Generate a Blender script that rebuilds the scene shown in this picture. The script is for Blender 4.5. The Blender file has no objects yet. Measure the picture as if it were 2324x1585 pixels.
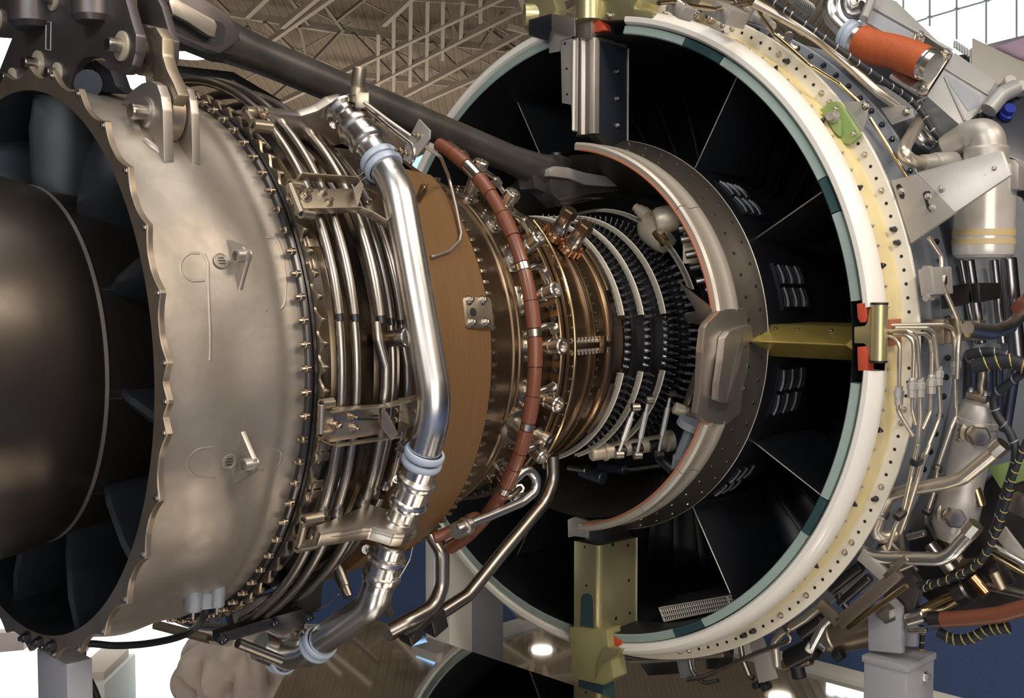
import bpy, bmesh, math, random
from mathutils import Vector, Matrix
random.seed(7)
S = bpy.context.scene
COL = S.collection
PI = math.pi

# ---------------------------------------------------------------- camera
W, H, F = 2324.0, 1585.0, 2625.9
CAM = Vector((-2.4818, -2.1695, 0.152)); YAW, PITCH = 0.7855, -0.0571
_f = Vector((math.sin(YAW)*math.cos(PITCH), math.cos(YAW)*math.cos(PITCH), math.sin(PITCH)))
_r = Vector((math.cos(YAW), -math.sin(YAW), 0)); _u = _r.cross(_f)
cd = bpy.data.cameras.new('camera'); cam = bpy.data.objects.new('camera', cd); COL.objects.link(cam)
cd.sensor_fit = 'HORIZONTAL'; cd.sensor_width = 36.0; cd.lens = F/W*36.0; cd.clip_start = 0.05; cd.clip_end = 300
cam.matrix_world = Matrix(((_r.x, _u.x, -_f.x, CAM.x), (_r.y, _u.y, -_f.y, CAM.y), (_r.z, _u.z, -_f.z, CAM.z), (0, 0, 0, 1)))
S.camera = cam

# ---------------------------------------------------------------- light and exposure
S.view_settings.view_transform = 'Standard'; S.view_settings.look = 'None'
S.view_settings.gamma = 1.0; S.view_settings.use_curve_mapping = False
S.view_settings.exposure = 0.3
wd = bpy.data.worlds.new('world'); S.world = wd; wd.use_nodes = True
wd.node_tree.nodes['Background'].inputs[0].default_value = (0.9, 0.88, 0.85, 1)
wd.node_tree.nodes['Background'].inputs[1].default_value = 0.25

def area_light(name, loc, target, size, power, color, sizey=None, spread=180):
    l = bpy.data.lights.new(name, 'AREA'); l.energy = power; l.color = color
    l.shape = 'RECTANGLE'; l.size = size; l.size_y = sizey or size; l.spread = math.radians(spread)
    o = bpy.data.objects.new(name, l); COL.objects.link(o); o.location = loc
    d = Vector(target) - Vector(loc)
    o.rotation_euler = d.to_track_quat('-Z', 'Y').to_euler()
    return o
WARM = (1.0, 0.86, 0.70); COOL = (0.88, 0.94, 1.0)
area_light('key_fill_light', (-1.2, -3.7, 2.7), (-0.7, 0, 0), 1.1, 80, WARM, 0.8)
area_light('key_fill_light', (-4.4, -2.2, 2.3), (-1.3, 0, 0), 1.2, 46, COOL, 0.8)  # unseen cool fill added to brighten the exhaust case and mount from the left
area_light('key_fill_light', (1.3, -3.9, 2.9), (0.2, -0.8, 0), 1.0, 30, WARM, 0.8)  # unseen warm lamp added to brighten the right-hand accessories
area_light('front_fill_light', (-3.6, -4.6, 0.1), (-0.8, 0, -0.1), 3.2, 70, (1.0, 0.93, 0.84), 1.8)  # broad fill added behind the camera for the lower front, no wall there
area_light('top_fill_light', (-1.5, -1.0, 5.6), (-1.0, 0, 0), 4.0, 110, (1.0, 0.95, 0.88), 4.0)  # large unseen overhead fill added for soft highlights on top surfaces
def point_light(name, loc, power, color, r=0.4):
    l = bpy.data.lights.new(name, 'POINT'); l.energy = power; l.color = color; l.shadow_soft_size = r
    o = bpy.data.objects.new(name, l); COL.objects.link(o); o.location = loc
def hall_pos(s, t, z): return (CAM.x + s*math.sin(YAW) + t*_r.x, CAM.y + s*math.cos(YAW) + t*_r.y, z)
for s, t, e in ((15, -9, 420), (17, 6, 420), (30, -4, 440)):
    a = hall_pos(s, t, 0.4); area_light('roof_fill_light', a, (a[0], a[1], 10), 9.0, e, WARM, 9.0)  # uplights added to brighten the roof, standing in for bounced light
for s, t in ((-8, -6), (-8, 7)): point_light('hall_source', hall_pos(s, t, 4.0), 350, WARM)  # unseen point fills added behind the camera to lift the hall and roof

# ---------------------------------------------------------------- pixel helpers: a pixel is a direction; depth comes from the surface it lies on
def ray(x, y):
    return (_f*F + _r*(x - W/2) - _u*(y - H/2)).normalized()
def on_x(x, y, X):
    d = ray(x, y); return CAM + d*((X - CAM.x)/d.x)
def on_y(x, y, Y):
    d = ray(x, y); return CAM + d*((Y - CAM.y)/d.y)
def on_z(x, y, Z):
    d = ray(x, y); return CAM + d*((Z - CAM.z)/d.z)
def on_c(x, y, R):
    d = ray(x, y); a = d.y**2 + d.z**2; b = CAM.y*d.y + CAM.z*d.z; c = CAM.y**2 + CAM.z**2 - R*R
    D = max(0.0, b*b - a*c)
    return CAM + d*((-b - math.sqrt(D))/a)
def on_t(x, y, deg):
    t = math.radians(deg); n = Vector((0, math.sin(t), math.cos(t))); d = ray(x, y)   # radial half-plane at that angle
    return CAM - d*(CAM.dot(n)/d.dot(n))
def on_plane(x, y, p, n):
    d = ray(x, y); n = Vector(n); return CAM + d*((Vector(p) - CAM).dot(n)/d.dot(n))
def pol(X, R, deg):
    t = math.radians(deg); return Vector((X, -R*math.cos(t), R*math.sin(t)))
def radial(p):
    return Vector((0, p.y, p.z)).normalized()
def ang(p):
    return math.degrees(math.atan2(p.z, -p.y))

# ---------------------------------------------------------------- materials
MATS = {}
def mat(name, col, rough=0.5, metal=0.0, noise=0.0, scale=8.0, col2=None, bump=0.0, bscale=40.0, stretch=None, emit=None, coat=0.0, spec=None, rvar=0.0, alpha=None, trans=0.0):
    m = bpy.data.materials.new(name); m.use_nodes = True; nt = m.node_tree; b = nt.nodes['Principled BSDF']
    b.inputs['Base Color'].default_value = (*col, 1); b.inputs['Roughness'].default_value = rough; b.inputs['Metallic'].default_value = metal
    if spec is not None: b.inputs['Specular IOR Level'].default_value = spec
    if coat: b.inputs['Coat Weight'].default_value = coat; b.inputs['Coat Roughness'].default_value = 0.15
    if trans: b.inputs['Transmission Weight'].default_value = trans
    if alpha is not None: b.inputs['Alpha'].default_value = alpha
    if emit:
        b.inputs['Emission Color'].default_value = (*emit[0], 1); b.inputs['Emission Strength'].default_value = emit[1]
    if noise or bump or rvar:
        tc = nt.nodes.new('ShaderNodeTexCoord'); mp = nt.nodes.new('ShaderNodeMapping'); nt.links.new(tc.outputs['Object'], mp.inputs[0])
        if stretch: mp.inputs['Scale'].default_value = stretch
    if noise or rvar:
        nz = nt.nodes.new('ShaderNodeTexNoise'); nz.inputs['Scale'].default_value = scale; nz.inputs['Detail'].default_value = 6; nz.inputs['Roughness'].default_value = 0.6
        nt.links.new(mp.outputs[0], nz.inputs[0])
        cr = nt.nodes.new('ShaderNodeValToRGB'); cr.color_ramp.elements[0].position = 0.5 - 0.22; cr.color_ramp.elements[1].position = 0.5 + 0.22
        nt.links.new(nz.outputs[0], cr.inputs[0])
    if noise:
        c2 = col2 or tuple(c*(1 - noise) for c in col)
        mx = nt.nodes.new('ShaderNodeMix'); mx.data_type = 'RGBA'; mx.inputs['A'].default_value = (*col, 1); mx.inputs['B'].default_value = (*c2, 1)
        nt.links.new(cr.outputs[0], mx.inputs['Factor']); nt.links.new(mx.outputs['Result'], b.inputs['Base Color'])
    if rvar:
        mr = nt.nodes.new('ShaderNodeMapRange'); mr.inputs[3].default_value = max(0.02, rough - rvar); mr.inputs[4].default_value = rough + rvar
        nt.links.new(cr.outputs[0], mr.inputs[0]); nt.links.new(mr.outputs[0], b.inputs['Roughness'])
    if bump:
        n2 = nt.nodes.new('ShaderNodeTexNoise'); n2.inputs['Scale'].default_value = bscale; n2.inputs['Detail'].default_value = 4
        nt.links.new(mp.outputs[0], n2.inputs[0])
        bp = nt.nodes.new('ShaderNodeBump'); bp.inputs['Strength'].default_value = bump; bp.inputs['Distance'].default_value = 0.004
        nt.links.new(n2.outputs[0], bp.inputs['Height']); nt.links.new(bp.outputs[0], b.inputs['Normal'])
    MATS[name] = m
    return m
mat('steel', (0.56, 0.52, 0.47), 0.28, 1.0, rvar=0.08, scale=12)
mat('pipe_steel', (0.72, 0.71, 0.70), 0.30, 1.0, noise=0.12, scale=9, rvar=0.06)
mat('tube_steel', (0.47, 0.43, 0.39), 0.32, 1.0, noise=0.45, scale=7, rvar=0.08)
mat('bright_steel', (0.70, 0.67, 0.64), 0.27, 1.0, rvar=0.06, scale=20)
mat('cast_grey', (0.50, 0.445, 0.39), 0.46, 0.72, noise=0.55, scale=3.2, bump=0.8, bscale=6, rvar=0.14)
mat('machined', (0.55, 0.50, 0.45), 0.42, 0.9, noise=0.18, scale=6)
mat('bronze', (0.36, 0.25, 0.16), 0.33, 1.0, noise=0.5, scale=5, rvar=0.1)
mat('heat_blue', (0.10, 0.11, 0.15), 0.25, 1.0, noise=0.6, scale=5, col2=(0.22, 0.15, 0.06), rvar=0.1)
mat('brown_case', (0.20, 0.108, 0.045), 0.5, 0.15, noise=0.18, scale=6, stretch=(30, 1.2, 1.2))
mat('hose_brown', (0.165, 0.055, 0.030), 0.4, 0.0, coat=0.2)
mat('dark_steel', (0.12, 0.115, 0.12), 0.35, 0.9, noise=0.4, scale=9)
mat('plug_dark', (0.085, 0.072, 0.062), 0.36, 0.85, noise=0.45, scale=3.5, rvar=0.1)
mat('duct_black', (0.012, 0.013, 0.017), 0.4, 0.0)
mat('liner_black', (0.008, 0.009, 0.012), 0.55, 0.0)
mat('vane_black', (0.02, 0.022, 0.028), 0.4, 0.2)
mat('barrel_dark', (0.13, 0.115, 0.10), 0.40, 0.8, noise=0.35, scale=6)
mat('white_paint', (0.80, 0.77, 0.72), 0.35, 0.0, coat=0.3)
mat('cream', (0.78, 0.66, 0.36), 0.45, 0.0, noise=0.18, scale=4)
mat('flange_white', (0.74, 0.70, 0.62), 0.42, 0.0, noise=0.1, scale=6)
mat('teal_rim', (0.34, 0.44, 0.41), 0.32, 0.05, noise=0.3, scale=4)
mat('blue_grey', (0.30, 0.33, 0.38), 0.45, 0.3, noise=0.2, scale=8)
mat('cad_gold', (0.62, 0.48, 0.13), 0.34, 0.7, noise=0.25, scale=5)
mat('pale_gold', (0.52, 0.48, 0.27), 0.32, 0.7, noise=0.2, scale=5)
mat('red_seal', (0.50, 0.07, 0.03), 0.6)
mat('rust_seal', (0.35, 0.12, 0.06), 0.6)
mat('orange_hose', (0.44, 0.092, 0.024), 0.6, noise=0.15, scale=60, bump=0.2, bscale=200)
mat('blue_clamp', (0.40, 0.47, 0.58), 0.45, 0.1)
mat('green_bracket', (0.29, 0.40, 0.15), 0.35, 0.2, noise=0.15)
mat('grey_box', (0.33, 0.335, 0.34), 0.45, 0.25, noise=0.08)
mat('cast_light', (0.49, 0.465, 0.435), 0.42, 0.5, noise=0.15, scale=12)
mat('mount_dark', (0.15, 0.13, 0.135), 0.38, 0.7, noise=0.2, scale=7)
mat('rod_dark', (0.16, 0.15, 0.145), 0.42, 0.75, noise=0.5, scale=9)
mat('rubber', (0.012, 0.012, 0.016), 0.5)
mat('harness', (0.016, 0.018, 0.026), 0.55)
mat('harness_yellow', (0.45, 0.36, 0.10), 0.5)
mat('unison', (0.52, 0.48, 0.42), 0.45, 0.5, noise=0.2, scale=12)
mat('black_bolt', (0.075, 0.075, 0.085), 0.28, 0.85)
mat('copper', (0.55, 0.24, 0.11), 0.25, 1.0)
mat('brass_line', (0.55, 0.42, 0.24), 0.22, 1.0)
mat('stand_grey', (0.36, 0.36, 0.40), 0.5, 0.2)
mat('can_white', (0.60, 0.565, 0.52), 0.25, 0.3, coat=0.4)
mat('tan_band', (0.50, 0.38, 0.20), 0.4)
mat('dark_teal', (0.035, 0.075, 0.085), 0.3, 0.2)
mat('lip_silver', (0.66, 0.60, 0.52), 0.36, 0.5, noise=0.22, scale=4, rvar=0.1)
mat('link_bronze', (0.43, 0.36, 0.28), 0.42, 0.9, noise=0.2, scale=10)
mat('exhaust_blue', (0.030, 0.037, 0.047), 0.38, 0.4, noise=0.4, scale=5)
mat('lever_steel', (0.15, 0.15, 0.165), 0.30, 0.9)
mat('flange_brown', (0.36, 0.29, 0.225), 0.42, 0.8, noise=0.3, scale=9)
mat('shiny', (0.54, 0.49, 0.43), 0.34, 1.0, noise=0.2, scale=8)
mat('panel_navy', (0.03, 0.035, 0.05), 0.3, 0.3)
mat('tape', (0.45, 0.42, 0.20), 0.25, 0.1, trans=0.25, noise=0.2)
mat('pipe_dark', (0.30, 0.30, 0.32), 0.25, 1.0, noise=0.3)
mat('blue_plug', (0.03, 0.05, 0.35), 0.25, 0.4)
mat('cast_pale', (0.66, 0.58, 0.45), 0.42, 0.4, noise=0.12, scale=10)
mat('screen_blue', (0.3, 0.5, 0.7), 0.4, emit=((0.35, 0.65, 1.0), 1.2))
mat('bracket_steel', (0.56, 0.475, 0.37), 0.36, 0.95, noise=0.3, scale=9, rvar=0.08)
mat('ink', (0.06, 0.055, 0.05), 0.6)
mat('white_rod', (0.75, 0.74, 0.72), 0.3, 0.6)
mat('mesh_grey', (0.25, 0.26, 0.26), 0.4, 0.8)

# ---------------------------------------------------------------- object helpers
WM = {}
def attach(o, parent, M=None):
    M = M or Matrix.Identity(4)
    COL.objects.link(o); WM[o.name] = M
    while parent is not None and parent.parent is not None and parent.parent.parent is not None: parent = parent.parent   # thing > part > sub-part, no deeper
    if parent is not None:
        o.parent = parent; o.matrix_parent_inverse = WM[parent.name].inverted()
    o.matrix_basis = M
    return o
def thing(name, label, cat, loc=(0, 0, 0), group=None):
    o = bpy.data.objects.new(name, None); o.empty_display_size = 0.1
    attach(o, None, Matrix.Translation(Vector(loc)))
    o['label'] = label; o['category'] = cat
    if group: o['group'] = group
    return o
def tag(o, label, cat, group=None):
    o['label'] = label; o['category'] = cat
    if group: o['group'] = group
    return o
def data_from_bm(bm, name, m, angle=32):
    bmesh.ops.recalc_face_normals(bm, faces=bm.faces[:])
    me = bpy.data.meshes.new(name); bm.to_mesh(me); bm.free()
    for p in me.polygons: p.use_smooth = True
    me.set_sharp_from_angle(angle=math.radians(angle))
    me.materials.append(MATS[m] if isinstance(m, str) else m)
    return me
def obj(name, bm, m, parent, M=None, angle=32):
    return attach(bpy.data.objects.new(name, data_from_bm(bm, name, m, angle)), parent, M)
def inst(name, me, parent, M):
    return attach(bpy.data.objects.new(name, me), parent, M)
def frame(p, zdir, xhint=None):
    z = Vector(zdir).normalized(); xh = Vector(xhint) if xhint is not None else (Vector((1, 0, 0)) if abs(z.x) < 0.9 else Vector((0, 0, 1)))
    y = z.cross(xh).normalized(); x = y.cross(z)
    return Matrix(((x.x, y.x, z.x, p[0]), (x.y, y.y, z.y, p[1]), (x.z, y.z, z.z, p[2]), (0, 0, 0, 1)))
def add_lathe(bm, prof, M=None, n=16, a0=0, a1=360, cap=True):
    """profile (z, r) turned about local z"""
    M = M or Matrix.Identity(4); full = abs(a1 - a0) >= 359.9
    k = n if full else n + 1; rows = []
    for z, r in prof:
        row = []
        for i in range(k):
            t = math.radians(a0 + (a1 - a0)*i/n)
            row.append(bm.verts.new(M @ Vector((r*math.cos(t), r*math.sin(t), z))))
        rows.append(row)
    for a, b in zip(rows[:-1], rows[1:]):
        for i in range(n):
            j = (i + 1) % k
            try: bm.faces.new((a[i], a[j], b[j], b[i]))
            except ValueError: pass
    if cap and full:
        for row, z in ((rows[0], 0), (rows[-1], 1)):
            bm.faces.new(row)
    return rows
MX = Matrix(((0, 0, 1, 0), (-1, 0, 0, 0), (0, 1, 0, 0), (0, 0, 0, 1)))   # local z -> engine X, local x -> near side (-Y), local y -> up: angle 0 faces the near side
def revolve(name, prof, m, parent, n=128, a0=0, a1=360, angle=32, closed=False):
    bm = bmesh.new()
    if closed: prof = list(prof) + [prof[0]]
    add_lathe(bm, prof, MX, n, a0, a1, cap=False)
    if closed: bmesh.ops.remove_doubles(bm, verts=bm.verts[:], dist=1e-6)
    if closed and abs(a1 - a0) < 359.9: bmesh.ops.holes_fill(bm, edges=[e for e in bm.edges if e.is_boundary])
    return obj(name, bm, m, parent, angle=angle)
def round_path(pts, rad, seg=5):
    pts = [Vector(p) for p in pts]
    if rad <= 0: return pts
    out = [pts[0]]
    for a, b, c in zip(pts[:-2], pts[1:-1], pts[2:]):
        u = (a - b); v = (c - b); lu, lv = u.length, v.length
        if lu < 1e-6 or lv < 1e-6: continue
        u /= lu; v /= lv; th = u.angle(v)
        if th > PI - 0.05: out.append(b); continue
        d = min(rad/math.tan(th/2), lu*0.48, lv*0.48)
        p0 = b + u*d; p1 = b + v*d
        for i in range(seg + 1):
            t = i/seg; out.append(p0*(1 - t)**2 + b*2*t*(1 - t) + p1*t*t)
    out.append(pts[-1]); return out
def spline(pts, seg=6):
    P = [Vector(p) for p in pts]; out = []
    for i in range(len(P) - 1):
        p0 = P[max(i-1, 0)]; p1 = P[i]; p2 = P[i+1]; p3 = P[min(i+2, len(P)-1)]
        for k in range(seg):
            t = k/seg
            out.append(0.5*((2*p1) + (p2-p0)*t + (2*p0-5*p1+4*p2-p3)*t*t + (3*p1-p0-3*p2+p3)*t**3))
    out.append(P[-1]); return out
def add_tube(bm, path, rad, n=10, cap=True):
    P = [Vector(p) for p in path]; rs = rad if isinstance(rad, (list, tuple)) else [rad]*len(P)
    t0 = (P[1]-P[0]).normalized(); h = Vector((0, 0, 1)) if abs(t0.z) < 0.9 else Vector((1, 0, 0))
    nrm = t0.cross(h).normalized(); rows = []; prev = t0
    for i, p in enumerate(P):
        t = ((P[min(i+1, len(P)-1)] - p).normalized() + (p - P[max(i-1, 0)]).normalized())
        t = t.normalized() if t.length > 1e-9 else prev
        q = prev.rotation_difference(t); nrm = q @ nrm; nrm = (nrm - t*nrm.dot(t)).normalized(); prev = t
        bb = t.cross(nrm)
        rows.append([bm.verts.new(p + (nrm*math.cos(2*PI*k/n) + bb*math.sin(2*PI*k/n))*rs[i]) for k in range(n)])
    for a, b in zip(rows[:-1], rows[1:]):
        for k in range(n): bm.faces.new((a[k], a[(k+1) % n], b[(k+1) % n], b[k]))
    if cap: bm.faces.new(rows[0]); bm.faces.new(rows[-1])
def tube(name, pts, rad, m, parent, bend=0.03, n=12, smooth=False, seg=5):
    bm = bmesh.new(); add_tube(bm, spline(pts) if smooth else round_path(pts, bend, seg), rad, n)
    return obj(name, bm, m, parent, angle=50)
def add_prism(bm, poly, vec, bev=0.0):
    poly = [Vector(p) for p in poly]; v = Vector(vec)
    a = [bm.verts.new(p) for p in poly]; b = [bm.verts.new(p + v) for p in poly]; n = len(poly)
    fs = [bm.faces.new(a), bm.faces.new(list(reversed(b)))]
    for i in range(n): fs.append(bm.faces.new((a[i], b[i], b[(i+1) % n], a[(i+1) % n])))
    bmesh.ops.recalc_face_normals(bm, faces=fs)
    if bev:
        es = list({e for f in fs for e in f.edges})
        bmesh.ops.bevel(bm, geom=es, offset=bev, segments=2, affect='EDGES', profile=0.6, clamp_overlap=True)
def prism(name, poly, vec, m, parent, bev=0.0015, M=None, angle=32):
    bm = bmesh.new(); add_prism(bm, poly, vec, bev); return obj(name, bm, m, parent, M, angle)
def add_box(bm, c, size, M=None, bev=0.0):
    c = Vector(c); sx, sy, sz = [s/2 for s in size]; M = M or Matrix.Identity(4)
    vs = [bm.verts.new(M @ (c + Vector((x*sx, y*sy, z*sz)))) for x in (-1, 1) for y in (-1, 1) for z in (-1, 1)]
    idx = [(0, 1, 3, 2), (4, 6, 7, 5), (0, 4, 5, 1), (2, 3, 7, 6), (0, 2, 6, 4), (1, 5, 7, 3)]
    fs = [bm.faces.new([vs[i] for i in f]) for f in idx]
    if bev:
        bmesh.ops.bevel(bm, geom=list({e for f in fs for e in f.edges}), offset=bev, segments=2, affect='EDGES', profile=0.6, clamp_overlap=True)
def box(name, c, size, m, parent, M=None, bev=0.002):
    bm = bmesh.new(); add_box(bm, c, size, M, bev); return obj(name, bm, m, parent)
def rod(name, p0, p1, prof, m, parent, n=16, xhint=None):
    """prof: list of (t metres from p0, radius) along p0->p1"""
    bm = bmesh.new(); add_lathe(bm, prof, frame(p0, Vector(p1) - Vector(p0), xhint), n); return obj(name, bm, m, parent)
def cylr(name, p0, p1, r, m, parent, n=16, ch=None):
    L = (Vector(p1) - Vector(p0)).length; ch = r*0.15 if ch is None else ch
    return rod(name, p0, p1, [(0, r-ch), (ch, r), (L-ch, r), (L, r-ch)], m, parent, n)
def hexprof(bm, r, h, M, z0=0.0, n=6):
    add_lathe(bm, [(z0, r), (z0+h*0.85, r), (z0+h, r*0.86)], M, n)

# shared small hardware
def bolt_mesh(name, m, r=0.006, h=0.006, shank=0.004, sr=0.0035, washer=True, pts=6):
    bm = bmesh.new(); I = Matrix.Identity(4); z = 0.0
    if washer: add_lathe(bm, [(0, r*1.35), (r*0.22, r*1.35)], I, 12); z = r*0.22
    add_lathe(bm, [(z, r), (z+h*0.82, r), (z+h, r*0.82)], I, pts)
    if shank: add_lathe(bm, [(z+h, sr), (z+h+shank*0.8, sr), (z+h+shank, sr*0.7)], I, 8)
    return data_from_bm(bm, name, m)
BOLT = bolt_mesh('bolt', 'steel')
BOLT_DARK = bolt_mesh('bolt', 'black_bolt', pts=8)
BOLT_TAN = bolt_mesh('bolt', 'machined')
mat('stud_bronze', (0.40, 0.33, 0.25), 0.3, 1.0)
STUD = bolt_mesh('bolt', 'stud_bronze', r=0.0065, h=0.009, shank=0.009, sr=0.0042, washer=False, pts=12)
def bolt(p, d, parent, me=None, s=1.0, name='bolt'):
    return inst(name, me or BOLT, parent, frame(p, d) @ Matrix.Scale(s, 4))
# ================================================================ the engine: exhaust end and core casings
ENG = thing('jet_engine', 'jet engine with opened casings, grey exhaust case, silver pipes and white fan rim', 'jet engine', (-0.6, 0, -0.95))

# ---- exhaust plug and its hub
plug = revolve('exhaust_plug', [(-2.35, 0.20), (-2.1, 0.285), (-1.9, 0.335), (-1.75, 0.352), (-1.68, 0.350), (-1.662, 0.3475), (-1.655, 0.3465), (-1.606, 0.334), (-1.600, 0.330)], 'plug_dark', ENG, 128)
revolve('seam_ring', [(-1.600, 0.325), (-1.603, 0.334), (-1.596, 0.334), (-1.594, 0.325)], 'machined', plug, 128)
hub = revolve('exhaust_hub', [(-1.598, 0.328), (-1.55, 0.322), (-1.40, 0.30), (-1.26, 0.29)], 'plug_dark', ENG, 128)
for a in (25.5, -7.5, -41):
    box('seam', (0, 0, 0), (0.05, 0.004, 0.002), 'rubber', hub, frame(pol(-1.575, 0.326, a), radial(pol(0, 1, a)), (1, 0, 0)), 0)
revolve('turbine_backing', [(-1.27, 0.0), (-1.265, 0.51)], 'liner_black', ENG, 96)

# ---- exhaust case: scalloped rear flange, bulged skin, dark inside
LOBES = [73 - 11.65*k for k in range(31)]
def lobe_r(a):
    best = 0.0
    d = min(abs((a - l + 180) % 360 - 180) for l in LOBES)
    extra = [-3.3]
    for l in extra: d = min(d, abs((a - l + 180) % 360 - 180))
    return 0.5275 + 0.0185*max(0.0, 1 - d/5.0)**1.8
bm = bmesh.new(); N = 720; X0, X1 = -1.604, -1.594
rows = []
for i in range(N):
    a = 360*i/N; ro = lobe_r(a)
    rows.append([bm.verts.new(pol(x, r, a)) for x, r in ((X0, 0.503), (X0, ro - 0.0015), (X0 + 0.002, ro), (X1, ro), (X1, 0.503))])
for i in range(N):
    a, b = rows[i], rows[(i+1) % N]
    for k in range(5): bm.faces.new((a[k], a[(k+1) % 5], b[(k+1) % 5], b[k]))
CASE = None
def case_r(x, a):
    """skin of the exhaust case: slightly faceted between the struts with shallow swells"""
    u = (x + 1.594)/0.265
    r = 0.512 + 0.006*math.sin(PI*u) + 0.004*u
    ph = (a + 6)*11/360*2*PI
    r += 0.0045*math.cos(ph)*math.sin(PI*min(1, u*1.1))*(1 - 0.4*u)
    r += 0.0042*math.sin(6*math.radians(a) + 9*u)*math.sin(PI*u) + 0.0016*math.sin(14*math.radians(a) - 6*u + 1)*math.sin(PI*u)**2
    r -= 0.007*math.exp(-((u - 0.86)/0.05)**2)*0.5
    # raised oblong lands around the drain and sensor bosses
    return r
b2 = bmesh.new(); nx, na = 40, 360; grid = []
for i in range(nx + 1):
    x = -1.594 + 0.265*i/nx
    grid.append([b2.verts.new(pol(x, case_r(x, 360*j/na), 360*j/na)) for j in range(na)])
for i in range(nx):
    for j in range(na):
        b2.faces.new((grid[i][j], grid[i][(j+1) % na], grid[i+1][(j+1) % na], grid[i+1][j]))
CASE = obj('exhaust_case', b2, 'cast_grey', ENG, angle=60)
FL = obj('rear_flange', bm, 'flange_brown', ENG, angle=25); FL['label'] = 'scalloped rear flange of the exhaust case'
revolve('inner_duct', [(-1.603, 0.5025), (-1.45, 0.498), (-1.27, 0.50)], 'exhaust_blue', ENG, 128)
me = bolt_mesh('flange_nut', 'steel', 0.0045, 0.004, 0, 0.002)
for l in LOBES + [-3.3]:
    p = pol(-1.604, 0.5365, l)
    if -85 < l < 110: bolt(p, (-1, 0, 0), FL, me, 0.9, 'rivet')
for x, y in ((62, 1447), (90, 1458), (120, 1466)):
    bolt(on_x(x, y, -1.606), (-1, 0, 0), FL, BOLT_DARK, 1.5, 'bolt')

# ---- struts of the exhaust frame
for k in range(11):
    a = -6.5 + 360/11*k
    bm = bmesh.new(); secs = []
    for r, tx in ((0.300, 0.012), (0.36, 0.0), (0.44, -0.004), (0.505, 0.004)):
        lean = (r - 0.32)*14; row = []
        for (x, t) in ((-1.578, 0.0), (-1.572, 0.010), (-1.50, 0.016), (-1.42, 0.014), (-1.34, 0.004), (-1.33, 0), (-1.34, -0.004), (-1.42, -0.014), (-1.50, -0.016), (-1.572, -0.010)):
            base = pol(x + tx, r, a - lean - (x + 1.578)*30)
            tang = Vector((0, -base.z, base.y)).normalized()
            row.append(bm.verts.new(base + tang*t))
        secs.append(row)
    for s, t in zip(secs[:-1], secs[1:]):
        for i in range(10): bm.faces.new((s[i], s[(i+1) % 10], t[(i+1) % 10], t[i]))
    obj('exhaust_strut', bm, 'exhaust_blue', ENG, angle=50)

# ---- details on the exhaust case
def surf(x, y, off=0.0, R=0.515):
    p = on_c(x, y, R)
    for _ in range(4): p = on_c(x, y, case_r(p.x, ang(p)) + off)
    return p
def boss_lug(px, tri, boss):
    """triangular gusset plate with a round boss, standing off the case"""
    n = radial(surf(*px))
    base = [surf(x, y, -0.004) for x, y in tri]
    return n, base
for bx, by, tip, top in ((549, 580, (541, 668), (512, 540)), (566, 1055, (531, 1105), (547, 975))):
    c = surf(bx, by, 0.030); n = radial(c)
    t0 = surf(tip[0], tip[1], 0.0); t1 = surf(top[0], top[1], 0.0)
    ax = Vector((1, 0, 0))
    up = (c - n*0.03)
    poly = [t0 - n*0.004, up - n*0.004 + ax*0.02, t1 - n*0.004, c + (t1 - t0).normalized()*0.014, c + (t0 - t1).normalized()*0.014]
    # plate in the plane holding both ends and the radial direction
    d = (t0 - t1).normalized()
    poly = [t1 - n*0.005, c + n*0.006 - d*0.013, c + n*0.013, c + n*0.009 + d*0.012, t0 - n*0.005]
    v = n.cross(d).normalized()*0.009
    g = prism('lug', poly, v, 'machined', CASE, 0.0012)
    f = v.normalized() if v.x < 0 else -v.normalized()
    rod('boss', c - f*0.012, c + f*0.016, [(0, 0.012), (0.024, 0.012), (0.025, 0.008), (0.025, 0.0078), (0.015, 0.0078)], 'machined', CASE, 24)
# oval lands and stamped pads
def outline(pts, r=0.0042, m='cast_grey'):
    tube('raised_line', [surf(x, y, -r*0.80) for x, y in pts], r, m, CASE, 0.02, 8)
outline([(452, 577), (428, 576), (412, 590), (406, 608), (412, 628), (432, 640), (462, 638)])
outline([(460, 578), (470, 600), (470, 638), (472, 700), (474, 760), (473, 820)], 0.006)
outline([(600, 540), (628, 542), (640, 580), (648, 640), (645, 690), (636, 703), (600, 706)])
outline([(530, 1020), (480, 1013), (447, 1018), (425, 1040), (425, 1062), (440, 1078), (480, 1082), (530, 1078)])
outline([(612, 1015), (638, 1022), (636, 1045), (628, 1058), (590, 1066)])
for x, y, s in ((502, 592, 1.0), (520, 1048, 1.0)):
    p = surf(x, y, 0.0015); n = radial(p); pad = rod('stamped_pad', p - n*0.003, p + n*0.002, [(0, 0.0135), (0.0035, 0.0135), (0.0042, 0.0118), (0.0034, 0.011)], 'cast_grey', CASE, 24)
    for k in range(3):
        q = p + n*0.0012 + Vector((0, -n.z, n.y))*(0.005*(k - 1))
        box('stamp_mark', (0, 0, 0), (0.013 - 0.003*abs(k - 1), 0.0016, 0.0012), 'dark_steel', pad, frame(q, n, (1, 0, 0)), 0)
# ridges running from the flange (cast ribs)
def rib(pts, r): tube('cast_rib', [surf(x, y, -r*0.45) for x, y in pts], r, 'cast_grey', CASE, 0.02, 10)
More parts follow.
